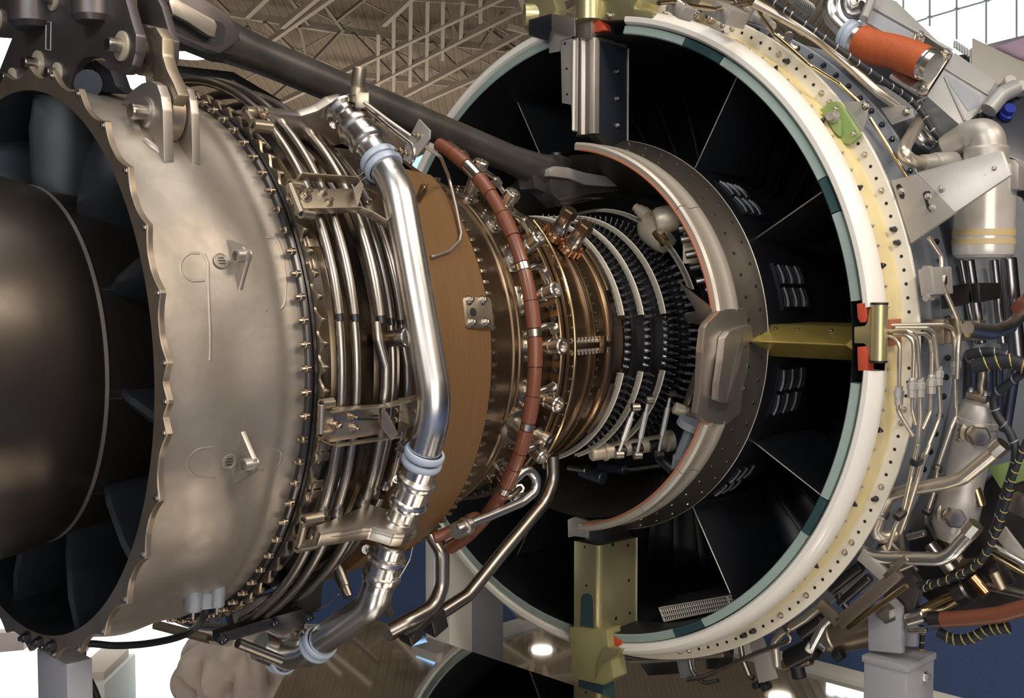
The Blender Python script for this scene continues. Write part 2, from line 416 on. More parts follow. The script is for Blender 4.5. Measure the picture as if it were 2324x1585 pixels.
# twin socket at the bottom of the case
dn = Vector((0, 0.12, -1)).normalized(); socks = []
for x, y, L, rb_ in ((440, 1350, 0.030, 0.0165), (494, 1338, 0.032, 0.0140)):
    p = surf(x, y, -0.004); socks.append(p)
    rod('drain_boss', p - dn*0.014, p + dn*L, [(0, rb_), (L + 0.011, rb_), (L + 0.0135, rb_ - 0.0015)], 'blue_grey', CASE, 28)
    q = p + dn*(L - 0.006); cylr('pin', q, q + dn*0.022, 0.0038, 'tube_steel', CASE, 8)
m_ = (socks[0] + socks[1])/2; d_ = (socks[1] - socks[0]); M = frame(m_ + dn*0.016 + Vector((0, 0.004, 0)), dn, d_)
bm = bmesh.new(); add_box(bm, (0, 0, 0), (d_.length, 0.020, 0.030), M, 0.002); obj('boss_web', bm, 'blue_grey', CASE)

# clevis with pinned link end on the upper case
def bezier_outline(pts): return pts
def plate_from_px(name, pts, X, thick, m, parent, bev=0.002):
    return prism(name, [on_x(x, y, X) for x, y in pts], Vector((thick, 0, 0)), m, parent, bev)
CLX = -1.515
clev = [(285, 218), (300, 204), (321, 189), (341, 183), (356, 192), (365, 218), (369, 249), (372, 368), (340, 392), (318, 360), (300, 300), (290, 250)]
c1 = plate_from_px('clevis_plate', clev, CLX, 0.019, 'machined', CASE, 0.0025)
c2 = prism('clevis_plate', [on_x(x, y, CLX) + Vector((0.053, 0.0, 0.0)) for x, y in clev], Vector((0.016, 0, 0)), 'machined', CASE, 0.0025)
pc = on_x(333, 256, CLX); pin_c = pc
rod('pin_washer', pc, pc - Vector((1, 0, 0)), [(-0.002, 0.027), (0.003, 0.027), (0.0045, 0.0245), (0.006, 0.0225)], 'machined', CASE, 28)
rod('clevis_pin', pc - Vector((0.030, 0, 0)), pc + Vector((0.075, 0, 0)), [(0, 0.0125), (0.003, 0.0145), (0.024, 0.0145), (0.025, 0.012), (0.10, 0.012)], 'tube_steel', CASE, 12)
for k, (x0, y0, x1, y1) in enumerate(((288, 238, 312, 302), (330, 322, 368, 352))):
    tube('weld_bead', spline([surf(x0, y0, -0.004), surf((x0 + x1)/2, (y0 + y1)/2, -0.002), surf(x1, y1, -0.004)], 4), 0.009, 'cast_grey', CASE, 0, 12)

# ---- front flange of the exhaust case with its studs and wavy bracket ring
flange = revolve('front_flange', [(-1.332, 0.50), (-1.332, 0.526), (-1.328, 0.528), (-1.3235, 0.528), (-1.3235, 0.5235), (-1.3205, 0.5235), (-1.3205, 0.529), (-1.315, 0.529), (-1.312, 0.526), (-1.312, 0.49)], 'dark_steel', ENG, 160)
STEP = 4.45
na = 160*3; bm = bmesh.new(); rows = []
for i in range(na):
    a = 360*i/na; w = 0.5 + 0.5*math.cos((a - 0.6)/STEP*2*PI)
    ro = 0.5275 + 0.0125*w
    rows.append([bm.verts.new(pol(x, r, a)) for x, r in ((-1.3115, 0.518), (-1.3115, ro), (-1.3065, ro), (-1.3065, 0.518))])
for i in range(na):
    a, b = rows[i], rows[(i+1) % na]
    for k in range(4): bm.faces.new((a[k], a[(k+1) % 4], b[(k+1) % 4], b[k]))
wavy = obj('wavy_ring', bm, 'bracket_steel', ENG, angle=40); wavy['label'] = 'wavy bronze washer ring along the bolted flange'
nut = bolt_mesh('nut', 'stud_bronze', 0.0068, 0.008, 0.004, 0.004, True, 12)
for k in range(-19, 24):
    a = 0.6 + STEP*k
    bolt(pol(-1.332, 0.5305, a), (-1, 0, 0), flange, STUD, 1.0, 'stud')
    bolt(pol(-1.3065, 0.532, a), (1, 0, 0), flange, nut, 1.0, 'nut')

# ---- low pressure turbine case under the cooling tubes
LPT = revolve('turbine_case', [(-1.312, 0.515), (-1.27, 0.508), (-1.262, 0.513), (-1.255, 0.508), (-1.215, 0.500), (-1.208, 0.506), (-1.20, 0.497), (-1.16, 0.489), (-1.152, 0.494), (-1.145, 0.485), (-1.10, 0.474), (-1.092, 0.480), (-1.085, 0.470), (-1.03, 0.458), (-0.86, 0.455)], 'heat_blue', ENG, 160)
# ---- brown case cover with its bolted edge
BR = revolve('brown_casing', [(-1.045, 0.450), (-1.045, 0.508), (-1.040, 0.511), (-0.865, 0.489), (-0.858, 0.487), (-0.858, 0.450)], 'brown_case', ENG, 144, -150, 51, angle=25, closed=True)
BR['label'] = 'smooth brown conical casing'
cb = bmesh.new(); add_box(cb, (0, 0, 0.004), (0.018, 0.0115, 0.008), None, 0.0012); add_box(cb, (0.004, 0, 0.0085), (0.012, 0.0035, 0.002)); CLIPN = data_from_bm(cb, 'edge_nut', 'stud_bronze')
for k in range(-27, 18):
    a = 1.2 + 2.86*k
    p = pol(-0.850, 0.482, a); inst('edge_nut', CLIPN, BR, frame(p, radial(p), (1, 0, 0)) @ Matrix.Scale(0.78, 4))

# square plate with four bolts on the brown case
def cone_r(x): return 0.511 - (x + 1.040)*(0.511 - 0.489)/0.175
def on_cone(x, y, off=0.0):
    p = on_c(x, y, 0.5)
    for _ in range(5): p = on_c(x, y, cone_r(p.x) + off)
    return p
pc = on_cone(1081, 711); n = radial(pc); M = frame(pc, n, (1, 0, 0))
rc = []
for cx_, cy_, a0_ in ((0.030, 0.022, 0), (-0.030, 0.022, 90), (-0.030, -0.022, 180), (0.030, -0.022, 270)):
    for k in range(5): t = math.radians(a0_ + 22.5*k); rc.append(M @ Vector((cx_ + 0.009*math.cos(t), cy_ + 0.009*math.sin(t), -0.003)))
pl = prism('square_plate', rc, n*0.010, 'bracket_steel', BR, 0.0012)
for x, y in ((1064, 682), (1094, 682), (1070, 733), (1101, 733)):
    p = on_c(x, y, (pc + n*0.007).yz.length); bolt(p, n, pl, BOLT, 1.25)
p = on_c(1074, 709, (pc + n*0.0072).yz.length); rod('bore', p - n*0.004, p + n*0.0006, [(0, 0.0088), (0.0045, 0.0088), (0.0045, 0.0075)], 'rubber', pl, 20)
# small bracket and sensing line over the brown case
pp = [(827, 232), (880, 283), (945, 330), (1000, 362), (1018, 400), (1035, 470), (1047, 530), (1043, 547), (1020, 570), (985, 582), (978, 583)]
offs = [0.075, 0.07, 0.055, 0.04, 0.03, 0.012, 0.008, 0.006, 0.006, 0.006, 0.004]

# ---- high pressure turbine and combustor casings
HPT = revolve('hot_section_case', [(-0.872, 0.470), (-0.855, 0.470), (-0.80, 0.446), (-0.755, 0.428), (-0.725, 0.415), (-0.722, 0.4185), (-0.714, 0.4185), (-0.712, 0.410), (-0.695, 0.404), (-0.692, 0.4065), (-0.684, 0.4065), (-0.682, 0.399), (-0.64, 0.385), (-0.575, 0.372), (-0.548, 0.368)], 'bronze', ENG, 160)
BF = revolve('combustor_flange', [(-0.548, 0.36), (-0.548, 0.392), (-0.5455, 0.394), (-0.536, 0.394), (-0.534, 0.392), (-0.534, 0.386), (-0.531, 0.386), (-0.531, 0.395), (-0.521, 0.395), (-0.519, 0.393), (-0.519, 0.34)], 'bronze', ENG, 160)
brd = bolt_mesh('bolt', 'black_bolt', 0.0075, 0.008, 0, 0.004, False, 8)
bpin = bolt_mesh('pin', 'steel', 0.0032, 0.016, 0, 0.004, False, 8)
for k in range(-18, 22):
    a = 1.5 + 4.4*k
    bolt(pol(-0.549, 0.381, a), (-1, 0, 0), BF, brd, 1.0, 'bolt')
    bolt(pol(-0.519, 0.383, a + 1.2), (1, 0, 0), BF, bpin, 1.0, 'pin')
ringpts = [pol(-0.508, 0.400, a) for a in range(-38, 49, 2)]
ringpts = [pol(-0.55, 0.46, -40)] + ringpts if False else ringpts
tube('brass_line', ringpts, 0.0052, 'brass_line', ENG, 0, 10)
COMB = revolve('combustor_case', [(-0.519, 0.362), (-0.49, 0.355), (-0.44, 0.343), (-0.385, 0.334), (-0.382, 0.339), (-0.374, 0.339), (-0.371, 0.331), (-0.345, 0.326), (-0.312, 0.322), (-0.300, 0.320)], 'bronze', ENG, 160)
revolve('case_rib', [(-0.302, 0.30), (-0.302, 0.325), (-0.297, 0.328), (-0.285, 0.328), (-0.280, 0.325), (-0.280, 0.29)], 'bronze', COMB, 160)
revolve('case_rib', [(-0.372, 0.325), (-0.372, 0.341), (-0.366, 0.341), (-0.366, 0.325)], 'brass_line', COMB, 160)
rv = bolt_mesh('rivet', 'black_bolt', 0.004, 0.003, 0, 0.002, False, 8)
for k in range(-16, 22):
    p = pol(-0.340, 0.3255, 4*k + 2); bolt(p, radial(p), COMB, rv, 1.0, 'rivet')
# horizontal split flange with nuts on both sides
sp = prism('split_flange', [pol(-0.515, 0.35, 1.6), pol(-0.515, 0.378, 1.6), pol(-0.305, 0.343, 1.6), pol(-0.305, 0.31, 1.6)], Vector((0, 0, -0.013)), 'bronze', COMB, 0.001)
sb = bolt_mesh('bolt', 'machined', 0.0052, 0.006, 0.006, 0.003, False, 6)
for k in range(12):
    x = -0.500 + 0.0165*k
    if 0.1 < 0: pass
    R = 0.370 - 0.036*k/11
    p = pol(x, R, 1.6) + Vector((0, 0, 0.001)); bolt(p, (0, 0, 1), sp, sb)
    p = pol(x, R, 1.6) + Vector((0, 0, -0.014)); bolt(p, (0, 0, -1), sp, sb, 1.15)
M = frame(pol(-0.352, 0.345, 0.6), radial(pol(0, 1, 0.6)), (1, 0, 0)); bm = bmesh.new(); add_box(bm, (0, 0.0, 0.002), (0.022, 0.042, 0.014), M, 0.001); obj('gold_bracket', bm, 'brass_line', COMB)
# igniter plugs / bleed fittings at the top of the combustor case (hexagon capped copper coils)
for (x, y), hx in (((1262, 533), (1242, 503)), ((1293, 560), (1282, 530))):
    a = on_c(x, y, 0.350); n = radial(a); a = a - n*0.01
    g = rod('igniter', a, a + n, [(0, 0.030), (0.012, 0.030), (0.014, 0.021), (0.030, 0.021), (0.034, 0.019), (0.060, 0.017), (0.064, 0.019), (0.066, 0.019)], 'tube_steel', ENG, 20)
    bm = bmesh.new(); hexprof(bm, 0.021, 0.022, frame(a + n*0.066, n)); obj('hexagon_cap', bm, 'bronze', g)
    for k in range(14):
        t = 2*PI*k/14; F2 = frame(a, n); s = F2 @ Vector((0.034*math.cos(t), 0.034*math.sin(t), 0.002)); e = F2 @ Vector((0.031*math.cos(t), 0.031*math.sin(t), 0.022))
        cylr('copper_fin', s, e, 0.0035, 'copper' if 'copper' in MATS else 'brass_line', g, 8)

# ---- compressor case, unison rings, vane levers
HPC = revolve('compressor_case', [(-0.30, 0.300), (-0.27, 0.288), (-0.20, 0.286), (-0.10, 0.284), (0.0, 0.284), (0.10, 0.286), (0.18, 0.29)], 'dark_steel', ENG, 128)
for X, R, w in ((-0.215, 0.300, 0.010), (-0.185, 0.305, 0.007), (-0.125, 0.303, 0.010), (-0.10, 0.300, 0.006), (-0.045, 0.304, 0.010), (0.0, 0.302, 0.008), (0.055, 0.305, 0.010)):
    revolve('case_rib', [(X, 0.28), (X, R), (X + w, R), (X + w, 0.28)], 'dark_steel' if X > -0.2 else 'bronze', HPC, 128)
def unison(X, R, w, arcs, first=False):
    for a0, a1 in arcs:
        n = max(8, int((a1 - a0)/1.0)); bm = bmesh.new(); rows = []
        for i in range(n + 1):
            a = a0 + (a1 - a0)*i/n; e = 0.0022*math.sin(i*2.1)
            rows.append([bm.verts.new(pol(x, r, a)) for x, r in ((X - w/2 + e*0.5, R - 0.007), (X - w/2 + e*0.5, R), (X + w/2 + e, R), (X + w/2 + e, R - 0.007))])
        for p, q in zip(rows[:-1], rows[1:]):
            for k in range(4): bm.faces.new((p[k], p[(k+1) % 4], q[(k+1) % 4], q[k]))
        bm.faces.new(rows[0]); bm.faces.new(rows[-1])
        u = obj('unison_ring', bm, 'unison', ENG, angle=40); u['label'] = 'tan ring linking a row of vane levers'
        # thin raised lip along the front edge
        tube('ring_lip', [pol(X + w*0.32, R + 0.0015, a0 + (a1 - a0)*i/24) for i in range(25)], 0.0015, 'flange_white', u, 0, 6)
ARC = [(12.5, 112), (-72, -13)]
unison(-0.245, 0.329, 0.019, ARC)
unison(-0.168, 0.331, 0.015, ARC)
unison(-0.083, 0.336, 0.016, ARC)
unison(0.030, 0.360, 0.020, [(22, 112)])
lb = bmesh.new()
add_box(lb, (0.004, 0, 0.004), (0.030, 0.0075, 0.0055), None, 0.001); add_box(lb, (0.014, 0, 0.009), (0.0105, 0.0095, 0.010), None, 0.001)
add_lathe(lb, [(0.013, 0.0028), (0.026, 0.0024), (0.028, 0.0015)], Matrix.Translation((0.014, 0, 0)), 8)
LEV = data_from_bm(lb, 'vane_lever', 'lever_steel')
lb = bmesh.new(); add_lathe(lb, [(0.0, 0.003), (0.003, 0.0036), (0.006, 0.003), (0.0075, 0.001)], None, 8); BALL = data_from_bm(lb, 'lever_pin', 'bright_steel')
def lever_row(X, R, step, ranges, ball=True):
    for a0, a1 in ranges:
        a = a0
        while a < a1:
            p = pol(X, R, a); o = inst('vane_lever', LEV, HPC, frame(p, radial(p), (1, 0, 0)))
            if ball:
                q = pol(X - 0.012, R + 0.004, a + step*0.25); inst('lever_pin', BALL, o, frame(q, radial(q), (1, 0, 0)))
            a += step
UP = [(12, 92)]; LO = [(-58, -14)]
lever_row(-0.213, 0.310, 3.5, UP + LO)
lever_row(-0.136, 0.312, 3.3, UP + LO)
lever_row(-0.052, 0.315, 3.2, [(-60, 92)])
lever_row(0.000, 0.315, 3.6, [(-62, 86)], False)
# bosses in the gap between the ring ends
bs = bolt_mesh('vane_boss', 'lever_steel', 0.0068, 0.010, 0.005, 0.0034, True, 10)
for X in (-0.215, -0.135, -0.055):
    for a in (-11.5, -8, -4.4, -0.9, 2.6, 6.1, 9.6):
        p = pol(X + 0.01, 0.30, a); bolt(p, (radial(p) + Vector((0.5, 0, 0))).normalized(), HPC, bs, 0.9, 'vane_boss')
bq = bolt_mesh('stud', 'blue_grey', 0.005, 0.020, 0.010, 0.003, False, 8)
for k in range(-9, 10):
    p = pol(0.055, 0.305, 4.3*k); bolt(p, (radial(p)*0.6 + Vector((0.8, 0, 0))).normalized(), HPC, bq, 1.0, 'stud')
# thermal bracket strips beside the first ring
for k, (a0, a1) in enumerate(((24, 46), (-44, -18))):
    revolve('shroud_strip', [(-0.278, 0.322), (-0.278, 0.333), (-0.262, 0.331), (-0.262, 0.322)], 'tube_steel', HPC, 12, a0, a1, closed=True)
# dark bulkhead behind the compressor, inside the splitter
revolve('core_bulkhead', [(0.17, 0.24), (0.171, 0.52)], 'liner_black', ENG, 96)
# ================================================================ cooling tubes, manifold pipe, brackets, fuel hose
MANX = -1.13
def mp(x, y): return on_x(x, y, MANX)
# ---- five cooling tubes wrapped round the turbine case (upper and lower runs with a gap between them)
def arc(X, R, a0, a1, n): return [pol(X, R, a0 + (a1 - a0)*i/n) for i in range(n + 1)]
TUB = [(-1.280, 0.555, 0.0084), (-1.250, 0.558, 0.0086), (-1.180, 0.541, 0.0104), (-1.140, 0.522, 0.0084), (-1.100, 0.502, 0.0096)]
for i, (X, R, rr) in enumerate(TUB):
    j = 10.2 - 0.2*i
    tube('cooling_tube', arc(X, R, 53, j, 20), rr, 'tube_steel', ENG, 0, 14)
    lowpts = arc(X, R - 0.003, j - 1.0, -27.5, 18)
    if i == 2:
        lowpts = [pol(X - 0.008, R - 0.002, j - 1.0), pol(X - 0.008, R - 0.002, 5.5), pol(X + 0.006, R, 0.0), pol(X + 0.006, R, -4)] + arc(X + 0.004, R, -6, -27.5, 10)
    if i == 4:
        lowpts = [pol(X, R, j - 1.0), pol(X, R, 5), pol(X + 0.006, R + 0.002, 0)] + arc(X + 0.008, R + 0.002, -4, -27.5, 10)
    tube('cooling_tube', lowpts, rr*0.96, 'tube_steel', ENG, 0.03, 14)
    rod('tube_sleeve', pol(X, R, j + 0.2), pol(X, R, j - 1.3), [(0, rr*0.86), (0.015, rr*0.86)], 'black_bolt', ENG, 14)
    tube('cooling_tube', arc(X - 0.004*(i < 2), R, -31, -110, 26), rr, 'tube_steel', ENG, 0, 14)
    tube('cooling_tube', arc(X - 0.002, R + 0.004, 56, 108, 18), rr, 'tube_steel', ENG, 0, 14)
# threaded port between the tubes
a = pol(-1.150, 0.50, 5.5); n = radial(a)
pt = rod('plug_port', a, a + n, [(0, 0.015), (0.055, 0.015), (0.056, 0.0175), (0.078, 0.0175), (0.080, 0.0155)], 'tube_steel', ENG, 20)
bm = bmesh.new(); add_lathe(bm, [(0.0795, 0.007), (0.0806, 0.007)], frame(a, n), 4); obj('square_hole', bm, 'rubber', pt)

# ---- the plenum blocks that feed the tubes
def plenum(th, outer, inner, thick, name='plenum'):
    poly = [on_t(x, y, th) for x, y in outer + inner]
    t = math.radians(th); v = -Vector((0, math.sin(t), math.cos(t)))*thick
    return poly, v
t_dn = lambda th: -Vector((0, math.sin(math.radians(th)), math.cos(math.radians(th))))
lo_out = [(722, 1206), (729, 1212), (775, 1206), (824, 1197), (845, 1196), (870, 1203), (896, 1211), (920, 1212), (938, 1204), (946, 1190)]
lo_in = [(935, 1172), (905, 1158), (880, 1155), (836, 1144), (790, 1163), (752, 1180), (718, 1192)]
PL = prism('plenum', [on_t(x, y, -28) for x, y in lo_out + lo_in], t_dn(-28)*0.030, 'shiny', ENG, 0.003)
PL['label'] = 'machined plenum block joining the lower tube runs'
ro = [(725, 1210), (775, 1206), (824, 1197), (845, 1196), (870, 1203), (896, 1211), (920, 1212), (938, 1204)]
tube('plenum_seam', [on_t(x, y, -28) + t_dn(-28)*0.010 for x, y in ro], 0.0014, 'dark_steel', PL, 0.01, 6)
b0 = on_t(733, 1212, -28) + t_dn(-28)*0.003; b1 = on_t(748, 1210, -28) + t_dn(-28)*0.003
up_out = [(593, 252), (636, 259), (684, 263), (720, 252), (751, 233), (780, 226), (804, 234), (818, 250), (815, 268)]
up_in = [(800, 300), (770, 330), (740, 330), (690, 318), (640, 300), (600, 285)]
PU = prism('plenum', [on_t(x, y, 53.5) for x, y in up_out + up_in], -t_dn(53.5)*0.024, 'shiny', ENG, 0.003)
PU['label'] = 'machined plenum block joining the upper tube runs'
PV = prism('plenum', [pol(-1.30, 0.52, -66), pol(-1.30, 0.565, -66), pol(-1.18, 0.575, -66), pol(-1.10, 0.57, -66), pol(-1.07, 0.5, -66)], t_dn(-66)*0.03, 'dark_steel', ENG, 0.004)
# collars where each tube enters a plenum
for i, (X, R, rr) in enumerate(TUB):
    for a0, s in ((53.3, -1), (-28, 1)):
        p = pol(X, R, a0); d = Vector((0, math.sin(math.radians(a0)), math.cos(math.radians(a0))))*s
        rod('collar', p, p + d, [(-0.004, rr*1.28), (0.004, rr*1.28), (0.010, rr*1.12), (0.014, rr*1.02)], 'tube_steel', PU if a0 > 0 else PL, 16)

# ---- the big manifold pipe and its couplings
pipe_pts = [mp(853, 345), mp(888, 388), mp(918, 435), mp(936, 520), mp(968, 745), mp(990, 868), mp(993, 930), mp(985, 985), mp(963, 1050), mp(943, 1100)]
big = tube('manifold_pipe', [mp(848, 342), mp(902, 425), mp(991, 925), mp(943, 1095)], 0.0305, 'pipe_steel', ENG, 0.14, 28, seg=10)
big['label'] = 'thick brushed silver manifold pipe'
low = tube('manifold_pipe', [mp(862, 1310), mp(848, 1372), mp(742, 1446), mp(700, 1482), mp(640, 1490), on_x(588, 1466, -1.18)], 0.0305, 'pipe_steel', ENG, 0.09, 28, seg=8)
low['label'] = 'lower silver manifold pipe bending under the engine'
def coupling(p0, p1, prof, name='coupling'):
    return rod(name, p0, p1, prof, 'bright_steel', ENG, 32)
def prof_px(p0, p1, items):
    L = (Vector(p1) - Vector(p0)).length
    return [(t*L, r*1.17) for t, r in items]
A, B = mp(781, 255), mp(853, 348)
cu = coupling(A, B, prof_px(A, B, [(-0.05, 0.030), (0.0, 0.030), (0.04, 0.024), (0.09, 0.0235), (0.10, 0.0255), (0.14, 0.0255), (0.15, 0.0225), (0.33, 0.0225), (0.36, 0.032), (0.42, 0.0335), (0.48, 0.032), (0.50, 0.029), (0.72, 0.030), (0.74, 0.0335), (0.80, 0.0345), (0.85, 0.033), (0.86, 0.0265), (0.88, 0.0252), (1.0, 0.0252)]))
A, B = mp(963, 1050), mp(904, 1196)
cl = coupling(A, B, prof_px(A, B, [(0.0, 0.0245), (0.20, 0.0245), (0.21, 0.026), (0.24, 0.031), (0.28, 0.0325), (0.33, 0.031), (0.35, 0.0275), (0.52, 0.0285), (0.55, 0.0315), (0.62, 0.0325), (0.66, 0.031), (0.67, 0.024), (0.85, 0.024), (0.87, 0.027), (0.92, 0.0275), (0.94, 0.031), (1.0, 0.032)]))
A, B = mp(888, 1232), mp(858, 1330)
cm = coupling(A, B, prof_px(A, B, [(-0.08, 0.030), (0.0, 0.0265), (0.04, 0.0265), (0.06, 0.0245), (0.26, 0.0245), (0.29, 0.0305), (0.35, 0.0325), (0.40, 0.031), (0.42, 0.0275), (0.64, 0.0285), (0.66, 0.0315), (0.76, 0.0325), (0.82, 0.0315), (0.83, 0.0265), (1.0, 0.0262)]))
for px, par in (((815, 337), cu), ((909, 1084), cl)):
    p = mp(*px) + Vector((-0.018, -0.012, 0)); bolt(p, (-0.6, -0.75, 0.1), par, bolt_mesh('screw', 'steel', 0.005, 0.003, 0, 0.001, True, 12), 1.1, 'screw')
# blue-grey band clamps
def band_clamp(px, dirpx, r, parent):
    c = mp(*px); ax = (mp(*dirpx) - c).normalized(); M = frame(c, ax)
    bm = bmesh.new()
    for z in (-0.009, 0.009):
        add_lathe(bm, [(z - 0.0065, r + 0.001), (z - 0.0060, r + 0.006), (z - 0.002, r + 0.0075), (z + 0.003, r + 0.007), (z + 0.0065, r + 0.005), (z + 0.0065, r + 0.001)], M, 36, cap=False)
    o = obj('band_clamp', bm, 'blue_clamp', parent); o['label'] = 'blue-grey cushioned band clamp'
    # ears of the clamp with the tightening bolt, behind the pipe
    e = CAM - c; e = (-_r*0.9 + _f*0.35); e = (e - ax*e.dot(ax)).normalized()
    q = c + e*(r + 0.012)
    bm = bmesh.new(); F2 = frame(q, ax, e); add_box(bm, (0, 0, 0.006), (0.024, 0.014, 0.004), F2, 0.001); add_box(bm, (0, 0, -0.006), (0.024, 0.014, 0.004), F2, 0.001)
    add_lathe(bm, [(-0.020, 0.0045), (0.020, 0.0045)], F2, 10); obj('clamp_ear', bm, 'tube_steel', o)
band_clamp((866, 372), (888, 406), 0.0305, big)
band_clamp((960, 1040), (946, 1082), 0.0305, big)
band_clamp((722, 1462), (700, 1482), 0.0305, low)
band_clamp((640, 1490), (610, 1484), 0.0305, low)
# small ears with a screw on the couplings
for (x, y), par in (((763, 285), cu), ((872, 1162), cl), ((836, 1243), cm)):
    p = mp(x, y) + Vector((-0.012, -0.010, 0)); n = (CAM - p).normalized(); M = frame(p, (n + Vector((0, 0, -0.3 if y > 1000 else 0.5))).normalized())
    bm = bmesh.new(); add_lathe(bm, [(-0.001, 0.0095), (0.0015, 0.0095)], M, 16); e = obj('safety_tab', bm, 'bright_steel', par)
    bolt(M @ Vector((0.002, 0, 0.002)), M.to_3x3() @ Vector((0, 0, 1)), e, STUD, 0.7, 'screw')

# ---- stainless brackets carried on the flange
def sheet(name, pts, m, parent, th=0.0025, R=0.575):
    P = [on_c(x, y, R) for x, y in pts]; n = radial(sum(P, Vector())/len(P)); return prism(name, P, -n*th, m, parent, 0.0008), n, P
BK = 'pale_steel' if 'pale_steel' in MATS else 'bronze'
def bracket(base, topwall, botwall, side, hinge0, hinge1, bolts, label, R=0.575):
    o, n, P = sheet('bracket', base, 'bracket_steel', ENG, 0.003, R); o['label'] = label
    for wl, h in ((topwall, 0.020), (botwall, 0.016)):
        W2 = [on_c(x, y, R) for x, y in wl]
        for p, q in zip(W2[:-1], W2[1:]):
            prism('bracket_wall', [p - n*0.002, q - n*0.002, q + n*h, p + n*h], (q - p).cross(n).normalized()*0.002, 'bracket_steel', o, 0.0005)
    pa, pb = on_c(*hinge0, R + 0.004), on_c(*hinge1, R + 0.004)
    hg = cylr('hinge_tube', pa, pb, 0.0065, 'bracket_steel', o, 14)
    for (p, s) in ((pa, 1), (pb, 1)):
        e = Vector((1, 0, 0)); bm = bmesh.new(); add_lathe(bm, [(-0.001, 0.0095), (0.024, 0.0095)], frame(p, (e*0.92 - n*0.1)), 16); lg = obj('hinge_lug', bm, 'bracket_steel', o)
        bm = bmesh.new(); add_lathe(bm, [(-0.002, 0.0055), (-0.0012, 0.0055)], frame(p, (e*0.92 - n*0.1)), 12); obj('lug_bore', bm, 'rubber', o)
    for x, y, s in bolts:
        p = on_c(x, y, R); b = bolt(p, n, o, STUD, s, 'bracket_bolt')
        rod('washer', p - n*0.001, p + n*0.0025, [(0, 0.0105*s), (0.0035, 0.0105*s)], 'steel', o, 18)
    return o, n
b1, n1 = bracket([(668, 428), (800, 428), (815, 480), (692, 486), (676, 470)], [(665, 412), (675, 406), (790, 414), (806, 416)], [(690, 482), (810, 480), (838, 492), (880, 516)], None, (658, 418), (684, 484),
    [(692, 446, 1.25), (732, 438, 0.85), (745, 462, 0.85)], 'stainless channel bracket over the upper cooling tubes')
b2, n2_ = bracket([(735, 925), (860, 922), (868, 985), (745, 1005), (733, 990)], [(738, 930), (800, 922), (868, 918), (905, 908), (945, 896)], [(733, 1000), (752, 1008), (880, 990), (905, 985)], None, (730, 918), (728, 985),
    [(757, 962, 1.25), (800, 944, 0.85), (803, 970, 0.85)], 'stainless channel bracket over the lower cooling tubes')
# bent gusset plates next to the brackets
for pts, par, nn, R in (([(790, 372), (812, 398), (826, 420), (812, 470), (802, 428), (818, 412)], b1, n1, 0.59), ([(868, 930), (878, 935), (905, 985), (890, 1000), (868, 975)], b2, n2_, 0.595), ([(908, 912), (922, 910), (937, 968), (905, 955)], b2, n2_, 0.585)):
    P = [on_c(x, y, R) for x, y in pts]; prism('gusset', P, -nn*0.003, 'bracket_steel', par, 0.0005)
for pts, par in (([(826, 470), (850, 500), (885, 520), (892, 512), (886, 480), (862, 440)], b1), ([(850, 395), (885, 432), (868, 445), (830, 425)], b1), ([(905, 985), (945, 962), (945, 900), (905, 905)], b2)):
    P = [on_c(x, y, 0.565) for x, y in pts]; prism('support_plate', P, -radial(P[0])*0.003, 'bracket_steel', par, 0.0005)
for x, y, par, nn in ((900, 931, b2, n2_), (898, 952, b2, n2_), (941, 934, b2, n2_), (833, 462, b1, n1), (887, 495, b1, n1)):
    bolt(on_c(x, y, 0.572), nn, par, STUD, 0.8, 'bracket_bolt')
# faint engraved part number lines (unreadable at this size)
for k, (x0, x1, y) in enumerate(((805, 858, 952), (845, 858, 944))):
    p, q = on_c(x0, y, 0.5753), on_c(x1, y, 0.5753)
    box('engraved_line', (0, 0, 0), ((q - p).length, 0.0025, 0.0006), 'dark_steel', b2, frame((p + q)/2, n2_, q - p), 0)
# hinge lugs at the two plenum ends
for (x0, y0), (x1, y1), R, par in (((560, 255), (577, 285), 0.56, PU), ((692, 1182), (678, 1240), 0.56, PL)):
    a, b = on_c(x0, y0, R), on_c(x1, y1, R); cylr('hinge_tube', a, b, 0.0075, 'bracket_steel', par, 14)
    for p in (a, b):
        rod('hinge_lug', p, p + Vector((1, 0, 0)), [(-0.004, 0.012), (0.034, 0.012)], 'bracket_steel', par, 16)
        rod('lug_bore', p, p + Vector((1, 0, 0)), [(-0.0055, 0.006), (-0.0045, 0.006)], 'rubber', par, 12)
    c = (a + b)/2 + Vector((0.025, 0, 0)) + radial(a)*0.006; bolt(c, radial(a), par, STUD, 1.1, 'bracket_bolt')
# clips along the wavy ring
for k in (-24.5, -22.3, -16.5, -14.4, 20, 24.5, 31, 33.5):
    p = pol(-1.295, 0.535, k); n = radial(p); bm = bmesh.new(); add_box(bm, (0, 0, 0), (0.030, 0.016, 0.0025), frame(p, n, (1, 0, 0)), 0.001); add_box(bm, (-0.012, 0, 0.004), (0.003, 0.016, 0.010), frame(p, n, (1, 0, 0)), 0.0005)
    obj('clip', bm, 'bracket_steel', ENG)
